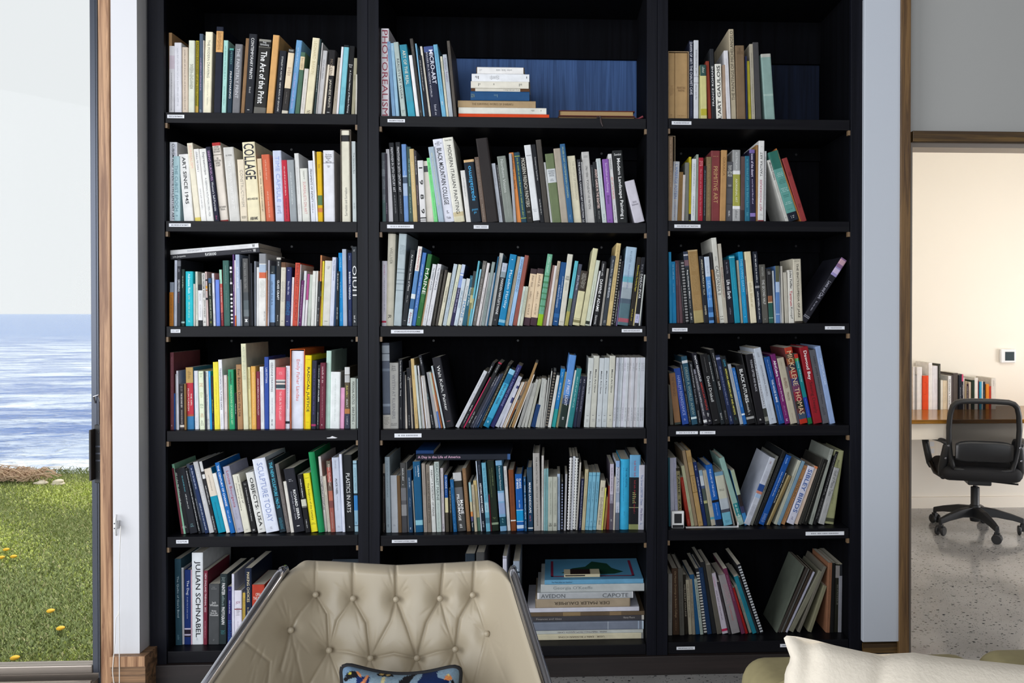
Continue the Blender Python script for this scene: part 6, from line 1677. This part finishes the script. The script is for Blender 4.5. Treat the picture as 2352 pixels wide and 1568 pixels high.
for a, b_, s_ in WR:
    dd, tt = seg_dist(px, py, a, b_); fin = np.maximum(fin, s_*.0032*np.exp(-(dd/3.0)**2)*np.sin(np.clip(tt, 0.02, .98)*math.pi))
disp -= gro+fin
e_top = np.clip((py-yT)/26, 0, 1); e_l = np.clip((px-xL)/24, 0, 1); e_r = np.clip((xR-px)/20, 0, 1)
roll = .030*(1-e_top)**2+.018*(1-e_l)**2+.018*(1-e_r)**2
YY = baseY(px, py)-disp+roll
CAMv = np.array(CAM); Rv, Uv, Fv = np.array(RIGHT), np.array(UP), np.array(FWD)
def at_np(px, py, Y):
    r = Rv*((px-CX)/F)[..., None]+Fv+Uv*((CY-py)/F)[..., None]
    return CAMv+r*((Y-CAMv[1])/r[..., 1])[..., None]
P = at_np(px, py, YY)
def grid_obj(name, P, mat, parent=None, smooth=True, flip=False, cols=None):
    nv, nu = P.shape[:2]; idx = np.arange(nv*nu).reshape(nv, nu)
    q = np.stack([idx[:-1, :-1], idx[1:, :-1], idx[1:, 1:], idx[:-1, 1:]], -1).reshape(-1, 4)
    if flip: q = q[:, ::-1]
    me = bpy.data.meshes.new(name); me.vertices.add(nv*nu); me.vertices.foreach_set('co', P.reshape(-1))
    me.loops.add(q.size); me.loops.foreach_set('vertex_index', q.ravel().copy()); me.polygons.add(len(q)); me.polygons.foreach_set('loop_start', np.arange(len(q))*4)
    me.update(calc_edges=True)
    if smooth: me.polygons.foreach_set('use_smooth', [True]*len(q))
    if cols is not None:
        ca = me.color_attributes.new('Col', 'FLOAT_COLOR', 'POINT'); ca.data.foreach_set('color', cols.astype(np.float32).ravel())
    me.materials.append(MATS[mat]); me.validate()
    o = bpy.data.objects.new(name, me); COL.objects.link(o)
    if parent is not None: o.parent = parent
    return o
LTc, RTc = at(657, 1298, -1.235), at(1170, 1296, -1.235)
LBc, RBc = at(468, 1568, -1.555), at(1256, 1568, -1.555)
cxm = (LTc.x+RTc.x)/2
arm = empty('armchair', (0, 0, 0)); tag(arm, 'ivory leather armchair with deep button tufting and chrome tube arms', 'armchair')
shell = grid_obj('tufted_shell', P, 'ivory_leather', arm)
sm = shell.modifiers.new('thickness', 'SOLIDIFY'); sm.thickness = .006; sm.offset = -1
grid_obj('shell_back', at_np(px, py, baseY(px, py)+.05+.5*roll), 'ivory_leather', arm, flip=True)
for i, (x, y) in enumerate(BT):
    X, Y_ = np.array([[float(x)]]), np.array([[float(y)]])
    yb = float(baseY(X, Y_)[0, 0])+.024
    c = at(x, y, yb-.003)
    bo = MB(); rad = .0072
    bo.lathe([(rad*.2, .0062), (rad*.6, .0052), (rad*.9, .0028), (rad, 0), (rad*.85, -.003)][::-1], 16, Matrix.Translation(c) @ Matrix.Rotation(R(90), 4, 'X'))
    bo.build('button', 'ivory_leather', arm, smooth=True)
def arm_tube(side):
    pts, tri = [], []
    for y in (1314, 1330, 1355, 1390, 1440, 1500, 1560, 1620, 1690):
        xe = 664-(y-1300)*.668 if side < 0 else 1166+(y-1300)*.305
        f = np.array([[float(xe)]]), np.array([[float(y)]])
        Y = float(baseY(*f)[0, 0])
        pts.append(at(xe+side*7, y-1, Y+.014)); tri.append(at(xe+side*1.5, y+1, Y+.022))
    T = pts[0]; pts = [T+Vector((0, .040, -.16)), T+Vector((0, .036, -.06)), T+Vector((0, .029, -.022)), T+Vector((0, .016, -.002))]+pts
    E = pts[-1]; pts += [E+Vector((0, -.05, -.05)), E+Vector((0, -.05, -.12)), E+Vector((0, .03, -.2))]
    MB().tube(pts, .0112, 14, squash=(1.2, .85)).build('chrome_arm_tube', 'chrome', arm, smooth=True)
    MB().tube(tri, .0065, 10).build('arm_edge_trim', 'black_plastic', arm, smooth=True)
arm_tube(-1); arm_tube(1)
st = MB().box((LBc.x+.09, -1.86, .30), (RBc.x-.10, -1.34, .45)); st.build('seat_cushion', 'ivory_leather', arm, bevel=.04)
MB().lathe([(.30, 0), (.30, .012), (.05, .03), (.035, .05), (.035, .28), (.12, .30)], 28, Matrix.Translation((cxm, -1.55, 0))).build('pedestal', 'chrome', arm, smooth=True)
for sx, B_ in ((1, LBc), (-1, RBc)):
    MB().tube([(cxm, -1.55, .27), (B_.x+sx*.02, -1.55, .29), (B_.x, -1.6, B_.z-.06)], .012, 10).build('arm_support', 'chrome', arm, smooth=True)

# needlepoint cushion on the seat
def inside(px, py, poly):
    c = np.zeros(px.shape, bool); n = len(poly); j = n-1
    for i in range(n):
        xi, yi = poly[i]; xj, yj = poly[j]
        k_ = ((yi > py) != (yj > py)) & (px < (xj-xi)*(py-yi)/((yj-yi) or 1e-9)+xi); c ^= k_; j = i
    return c
NA, NB = 170, 110
aa, bb = np.meshgrid(np.linspace(-1, 1, NA), np.linspace(-1, 1, NB))
pinch = 1-.05*(1-bb**2)
pxc = 921+aa*138*pinch; top = 1523+24*(1-aa**2)**1.2+2*(aa+1)+9*np.abs(aa)**14; pxc = 921+aa*138*pinch*(1-.03*np.abs(bb)**14)
pyc = top+(bb+1)/2*(1700-top)
thk = .052*(1-np.abs(aa)**3.2)**.6*(1-np.abs(bb)**3.2)**.6
Yc = -1.455-.07*(bb+1)/2
C_ = np.tile(np.array(lin('7f98ac')), (NB, NA, 1))
X_, Y_ = (pxc-770)*7.84, (pyc-1500)*7.84
nz = rng.normal(0, 5, X_.shape)
def paint(poly, h): C_[inside(X_+nz, Y_+nz, poly)] = lin(h)
paint([(130, 200), (300, 200), (470, 300), (380, 420), (150, 400)], '6f8aa4'); paint([(640, 430), (1150, 480), (1180, 1800), (500, 1800)], '8aa2b2')
paint([(150, 470), (200, 360), (280, 310), (390, 320), (420, 420), (300, 450), (180, 520)], '16161a'); paint([(380, 420), (620, 425), (600, 560), (560, 1400), (380, 1400)], '14285a')
paint([(230, 380), (255, 335), (295, 345), (290, 385)], 'b8b048'); paint([(375, 330), (420, 325), (480, 400), (460, 430), (420, 400)], 'd88a58')
paint([(460, 540), (560, 400), (600, 385), (600, 430), (520, 545)], 'd88a58')
paint([(735, 380), (800, 345), (860, 330), (900, 350), (960, 335), (1000, 340), (1055, 415), (960, 425), (900, 410), (790, 410)], '16141a')
paint([(790, 375), (830, 345), (890, 360), (870, 390), (810, 392)], 'c8a868'); paint([(910, 385), (950, 350), (1005, 375), (985, 405), (930, 405)], 'c8a868')
paint([(850, 430), (910, 430), (880, 560), (900, 1400), (780, 1400), (810, 540)], 'd8cc9a')
paint([(1140, 500), (1250, 420), (1490, 340), (1400, 440), (1330, 540), (1200, 1400), (1100, 1400)], '14141a')
paint([(1590, 310), (1900, 270), (1830, 350), (1850, 440), (2050, 480), (2070, 1400), (1350, 1400), (1480, 500), (1550, 430)], '102450')
paint([(1960, 470), (1980, 420), (2030, 370), (2080, 400), (2110, 450), (2060, 490)], 'd88850'); paint([(2000, 400), (2030, 365), (2070, 390), (2050, 415)], 'd8c078')
paint([(2080, 480), (2120, 475), (2190, 600), (2180, 1400), (2120, 1400)], '14141a')
front, back = at_np(pxc, pyc, Yc-thk), at_np(pxc, pyc, Yc+thk)
cu = empty('cushion', (0, 0, 0)); tag(cu, 'needlepoint cushion in blues with black piping on the ivory armchair', 'cushion')
grid_obj('needlepoint_front', front, 'needlepoint', cu, cols=C_)
grid_obj('cushion_back', back, 'black_fabric', cu, flip=True)
loop = [Vector(at_np(pxc, pyc, Yc)[r, c]) for r, c in [(0, c) for c in range(0, NA, 6)]+[(r, NA-1) for r in range(0, NB, 6)]+[(NB-1, c) for c in range(NA-1, -1, -6)]+[(r, 0) for r in range(NB-1, -1, -6)]]
MB().tube(loop+[loop[0]], .0058, 8).build('piping', 'black_piping', cu, smooth=True)

# ================================================================= SOFA AND LINEN PILLOW
def soft_block(name, a, b_, mat, parent, bev=.06):
    o = MB().box(a, b_).build(name, mat, parent); bm_ = o.modifiers.new('round', 'BEVEL'); bm_.width = bev; bm_.segments = 6
    for p in o.data.polygons: p.use_smooth = True
    return o
sofa = empty('sofa', (0, 0, 0)); tag(sofa, 'khaki velvet sofa with piped back cushions behind the linen pillow', 'sofa')
YS = -1.72
q0, q1, q2 = at(1697, 1535, YS+.15), at(2327, 1520, YS), at(2700, 1520, YS)
ztop = at(1760, 1508, YS+.13).z-.001
for k, (xa, xb, zz) in enumerate(((q0.x, q1.x-.002, ztop), (q1.x+.002, q2.x+.3, ztop+.006))):
    soft_block('back_cushion', (xa, YS, .46), (xb, YS+.17, zz), 'khaki_velvet', sofa, .05)
    pts = [Vector((xa+.002, YS+.03, .44)), Vector((xa+.002, YS+.03, zz-.06)), Vector((xa+.02, YS+.03, zz-.02)), Vector((xa+.06, YS+.03, zz-.001)), Vector((xb-.06, YS+.03, zz-.001)), Vector((xb-.02, YS+.03, zz-.02)), Vector((xb-.002, YS+.03, zz-.06)), Vector((xb-.002, YS+.03, .44))]
    MB().tube(pts, .004, 8).build('piping', 'khaki_velvet', sofa, smooth=True)
ar = at(1678, 1588, YS+.05)
soft_block('arm', (ar.x, YS-.72, .12), (q0.x-.004, YS+.05, ar.z), 'khaki_velvet', sofa, .06)
soft_block('seat', (q0.x, YS-.72, .22), (q2.x+.3, YS-.002, .455), 'khaki_velvet', sofa, .05)
soft_block('base', (ar.x, YS-.7, .08), (q2.x+.3, YS+.2, .22), 'khaki_velvet', sofa, .02)
soft_block('back_frame', (q0.x, YS+.171, .2), (q2.x+.3, YS+.21, ztop-.1), 'khaki_velvet', sofa, .02)
for xx in (ar.x+.05, q2.x+.2):
    for yy in (YS-.66, YS+.12):
        MB().lathe([(.02, 0), (.026, .085)], 12, Matrix.Translation((xx, yy, 0))).build('leg', 'dark_oak_upright', sofa)
NA, NB = 120, 80
aa, bb = np.meshgrid(np.linspace(-1, 1, NA), np.linspace(-1, 1, NB))
tk_x = [1797, 1806, 1829, 1874, 1919, 1978, 2017, 2060, 2098, 2157, 2247, 2352, 2480, 2600]
tk_y = [1468, 1459, 1461, 1470, 1482, 1495, 1502, 1500, 1498, 1507, 1516, 1527, 1530, 1524]
pxp = 2200+aa*400
lt_x = np.interp(bb, [-1, -.95, -.89, -.83, -.6, 1], [0, 6, 17, 3, -3, -8])
pxp = pxp+lt_x*np.clip(-aa, 0, 1)**8-3*(bb+1)*np.clip(-aa, 0, 1)**3
topp = np.interp(pxp, tk_x, tk_y)
pyp = topp+(bb+1)/2*(2420-topp)
thk = .085*(1-np.abs(aa)**2.6)**.55*(1-np.abs(bb)**2.6)**.55
crn = .012*np.exp(-((aa+.86)/.06)**2)*np.clip(1-(bb+1)/.5, 0, 1)+.006*np.exp(-((aa+.62+.2*bb)/.05)**2)*np.clip(1-(bb+1)/.7, 0, 1)
Yp = -1.945-.10*(bb+1)/2
pil = empty('linen_pillow', (0, 0, 0)); tag(pil, 'large off-white linen pillow with a pointed corner on the khaki sofa', 'pillow')
grid_obj('front_cover', at_np(pxp, pyp, Yp-thk+crn), 'linen', pil)
grid_obj('back_cover', at_np(pxp, pyp, Yp+thk*.8), 'linen', pil, flip=True)

# ================================================================= STUDY: DESK, BOOKS, CHAIR
ZD = .745
YF, YSP = 1.87, 2.40
desk = empty('desk', (0, 0, 0)); tag(desk, 'long desk with glossy wooden top and cream apron along the study wall', 'desk')
MB().box((1.72, YF, ZD-.026), (5.2, 2.612, ZD)).build('desk_top', 'desk_wood', desk, bevel=.004)
zap = at(2150, 1009, YF+.03).z
MB().box((1.75, YF+.03, zap), (5.17, YF+.05, ZD-.0265)).build('apron', 'cream_paint', desk)
for xx in (1.76, 5.1):
    for yy in (YF+.06, 2.53):
        MB().box((xx, yy, 0), (xx+.06, yy+.06, ZD-.027)).build('leg', 'cream_paint', desk)
th = at(2296, 833, 2.61), at(2331, 801, 2.61)
tm = empty('thermostat', (th[0].x, 2.62, th[0].z)); tag(tm, 'small white thermostat with dark square screen on the cream study wall', 'thermostat')
w, hh = th[1].x-th[0].x, th[1].z-th[0].z
MB().box((0, -.028, 0), (w, -.0005, hh)).build('wall_thermostat_case', 'white_plastic', tm, bevel=.008)
MB().box((w*.27, -.0292, hh*.17), (w*.87, -.027, hh*.8)).build('screen', 'screen_dark', tm)
op = at(2129, 1047, 2.61), at(2153, 1007, 2.61)
ol = empty('wall_outlet', (op[0].x, 2.62, op[0].z)); tag(ol, 'cream outlet plate on the study wall underneath the desk', 'outlet')
w, hh = op[1].x-op[0].x, op[1].z-op[0].z
MB().box((0, -.008, 0), (w, -.0005, hh)).build('plate', 'cream_paint', ol, bevel=.002)
for fz in (.16, .56): MB().box((w*.3, -.0095, hh*fz), (w*.7, -.007, hh*(fz+.26))).build('socket', 'white_plastic', ol)
DB = [(64, 88, 345, 'e8e2dc', '', 'cream'), (90, 120, 455, '9a9896', '', 'grey'), (122, 188, 352, 'f0ece8', '', 'wide white'), (190, 264, 462, 'e8532e', '~@20-24:c03818:.5;~@54-58:c03818:.5', 'orange red'),
      (268, 316, 296, 'f2eeea', '', 'tallest white'), (319, 391, 338, 'ebe8ec', '~@30-60:d8c0cc:.2', 'broad white'), (394, 420, 310, '4a4a44', '~@4-30:a8a8a0:.6', 'dark grey'), (422, 454, 522, 'e8e2d4', '', 'small ivory'),
      (458, 515, 525, 'e4d4b8', '~@20-80:9a8a70:.2', 'beige'), (517, 558, 465, 'e8e8e8', "Women's Work@9-86:2a2a2a:.5", 'white'), (560, 584, 455, '5a5252', '', 'grey brown'), (588, 652, 430, '5a524e', '', 'wide grey brown'),
      (655, 694, 452, '262a34', '~@36-70:c8c8d0:.3', 'navy black'), (697, 718, 445, '2a2a34', '~@30-60:d8d8d8:.4', 'pink topped'), (720, 736, 490, 'e8e4e0', '', 'narrow white'), (740, 754, 530, 'b8a888', '', 'narrow tan'), (756, 786, 568, '3a2a30', '~@10-60:e0d8d8:.4', 'dark plum'),
      (790, 822, 545, 'd8c8b4', '~@30-80:6a5a4a:.3', 'pale tan'), (824, 858, 520, '2a3a2e', '', 'dark green'), (860, 905, 490, 'e8e4dc', '', 'tall ivory'), (908, 920, 525, '8a2a2a', '', 'narrow red'), (922, 949, 540, '3a9cc0', '', 'bright blue'),
      (953, 970, 535, 'e0dcd4', '', 'narrow ivory'), (972, 1003, 543, '2a3440', '~@30-70:8a98a8:.4', 'dark blue'), (1005, 1046, 570, 'e08830', '', 'orange'), (1048, 1076, 600, 'b83828', '', 'red'), (1079, 1141, 496, 'e0dad0', '~@8-30:9a948a:.4', 'last cream')]
for k, (xa, xb, yt, hx, ti, nm) in enumerate(DB):
    p, q = at(2085+xa/5.6, 945, YSP), at(2085+xb/5.6, 945, YSP); H = at(2085+xa/5.6, 780+yt/5.6, YSP).z-ZD
    b = dict(t=q.x-p.x-.0006, h=H, d=.20, an=0, fl=set(), hex=hx, ti=parse_titles(ti), ba=parse_bands('0-20#e05a80' if nm == 'pink topped' else ''), hard=False, rr=random.Random(k))
    tag(make_book(b, Matrix.Translation((p.x, YSP+(k % 3)*.004, ZD+.0003))), f"{nm} book, {ordinal(k+1)} from the doorway post in the row on the desk", 'book', 'books in a row on the study desk')

ch = empty('office_chair', (2.757, 1.98, 0), R(-16)); tag(ch, 'black office chair with mesh back and five castors in the study', 'office chair')
for k in range(5):
    a = R(196+16+72*k); u_ = Vector((math.cos(a), math.sin(a), 0)); v_ = Vector((-u_.y, u_.x, 0))
    lg_ = MB(); sec = ((.03, .030, .10, .165), (.12, .026, .105, .155), (.22, .020, .09, .128), (.285, .015, .072, .106))
    vs = []
    for (r_, w_, z0_, z1_) in sec: vs += [u_*r_-v_*w_+Vector((0, 0, z0_)), u_*r_+v_*w_+Vector((0, 0, z0_)), u_*r_+v_*w_*.7+Vector((0, 0, z1_)), u_*r_-v_*w_*.7+Vector((0, 0, z1_))]
    fs = [(0, 1, 2, 3), (15, 14, 13, 12)]
    for i in range(3):
        for j in range(4): fs.append((i*4+j, (i+1)*4+j, (i+1)*4+(j+1) % 4, i*4+(j+1) % 4))
    lg_.add(vs, fs); leg = lg_.build('leg', 'black_plastic', ch, bevel=.004)
    ct = u_*.278; M = Matrix.Translation((ct.x, ct.y, .030)) @ Matrix.Rotation(a+.6*(k-2), 4, 'Z')
    cs = MB(); cs.tube([ct+Vector((0, 0, .05)), ct+Vector((0, 0, .085))], .011, 10)
    for sx in (-1, 1): cs.lathe([(.012, sx*.010), (.027, sx*.010), (.030, sx*.014), (.030, sx*.024), (.026, sx*.028), (.010, sx*.028)], 20, M @ Matrix.Rotation(R(90), 4, 'Y'))
    cs.box((-.012, -.016, -.006), (.012, .016, .038), M=M); cs.build('castor', 'black_plastic', leg)
MB().lathe([(.030, .07), (.034, .09), (.034, .17), (.030, .175), (.027, .18), (.027, .29), (.024, .292)], 20).build('lift_cover', 'black_plastic', ch, smooth=True)
MB().lathe([(.014, .285), (.014, .335)], 16).build('gas_lift', 'chrome', ch, smooth=True)
MB().box((-.07, -.13, .325), (.07, .12, .36)).build('tilt_mechanism', 'black_plastic', ch, bevel=.008)
MB().tube([(.05, .0, .335), (.22, -.06, .332), (.24, -.066, .332)], .006, 8).build('height_lever', 'black_plastic', ch)
soft_block('seat', (-.235, -.21, .36), (.235, .24, .455), 'black_fabric', ch, .045)
fr_ = [(-.17, -.185, .44), (-.185, -.195, .50), (-.20, -.213, .60), (-.203, -.225, .70), (-.197, -.236, .79), (-.185, -.243, .84), (-.165, -.247, .862), (-.135, -.249, .872), (-.06, -.25, .876), (.06, -.25, .876), (.135, -.249, .872), (.165, -.247, .862), (.185, -.243, .84), (.197, -.236, .79), (.203, -.225, .70), (.20, -.213, .60), (.185, -.195, .50), (.17, -.185, .44), (.1, -.18, .43), (-.1, -.18, .43), (-.17, -.185, .44)]
fr2 = []
for a_, b2_ in zip(fr_, fr_[1:]):
    fr2 += [a_, tuple((p+q)/2 for p, q in zip(a_, b2_))]
MB().tube(fr2+[fr_[-1]], .023, 12, squash=(1.0, .72)).build('back_frame', 'black_plastic', ch, smooth=True)
fa, fb = np.meshgrid(np.linspace(-1, 1, 24), np.linspace(0, 1, 24))
hw_ = np.interp(fb, [0, .3, .8, 1], [.175, .195, .19, .155])
MP = np.stack([fa*hw_, -.185-.06*fb**.8+.018*(1-fa**2), .45+.42*fb], -1)
grid_obj('mesh_back', MP, 'chair_mesh_fabric', ch)
lb = MB(); nseg = 12
vs, fs = [], []
for i in range(nseg+1):
    a = -1+2*i/nseg
    for (yy, zz) in ((-.225, .485), (-.238, .50), (-.246, .605), (-.238, .625), (-.225, .615), (-.21, .495)):
        vs.append((a*.165, yy+.02*(1-a*a)-.004, zz-(.018*abs(a)**6 if zz > .55 else -.018*abs(a)**6)))
for i in range(nseg):
    for j in range(6): fs.append((i*6+j, (i+1)*6+j, (i+1)*6+(j+1) % 6, i*6+(j+1) % 6))
fs += [tuple(range(5, -1, -1)), tuple(nseg*6+j for j in range(6))]
lb.add(vs, fs); lb.build('lumbar_pad', 'black_plastic', ch, smooth=True)
for sx in (-1, 1):
    ap = MB()
    ap.tube([(sx*.205, -.215, .60), (sx*.23, -.17, .612), (sx*.255, -.08, .611), (sx*.272, .0, .606), (sx*.279, .07, .600), (sx*.281, .13, .588), (sx*.279, .16, .565), (sx*.274, .165, .535), (sx*.264, .145, .47), (sx*.256, .125, .42), (sx*.245, .10, .40)], .018, 12, squash=(.8, 1.25))
    ap.tube([(sx*.20, -.21, .62), (sx*.207, -.205, .58), (sx*.218, -.18, .51), (sx*.227, -.155, .44), (sx*.225, -.125, .39), (sx*.21, -.10, .365)], [.016, .024, .023, .022, .02, .016], 12, squash=(1, 1.2))
    ap.tube([(sx*.22, -.14, .375), (sx*.245, .0, .378), (sx*.255, .11, .42)], .014, 8)
    ao = ap.build('armrest', 'black_plastic', ch, smooth=True)
    for zz in (.59, .505):
        MB().lathe([(.006, 0), (.006, .003), (.003, .004)], 10, Matrix.Translation((sx*(.206 if zz > .55 else .219), -.232 if zz > .55 else -.206, zz)) @ Matrix.Rotation(R(90), 4, 'X')).build('screw', 'chrome', ao)

bpy.data.objects.remove(_to); bpy.data.curves.remove(_tc)
for m_ in bpy.data.meshes:
    if m_.users == 0: bpy.data.meshes.remove(m_)
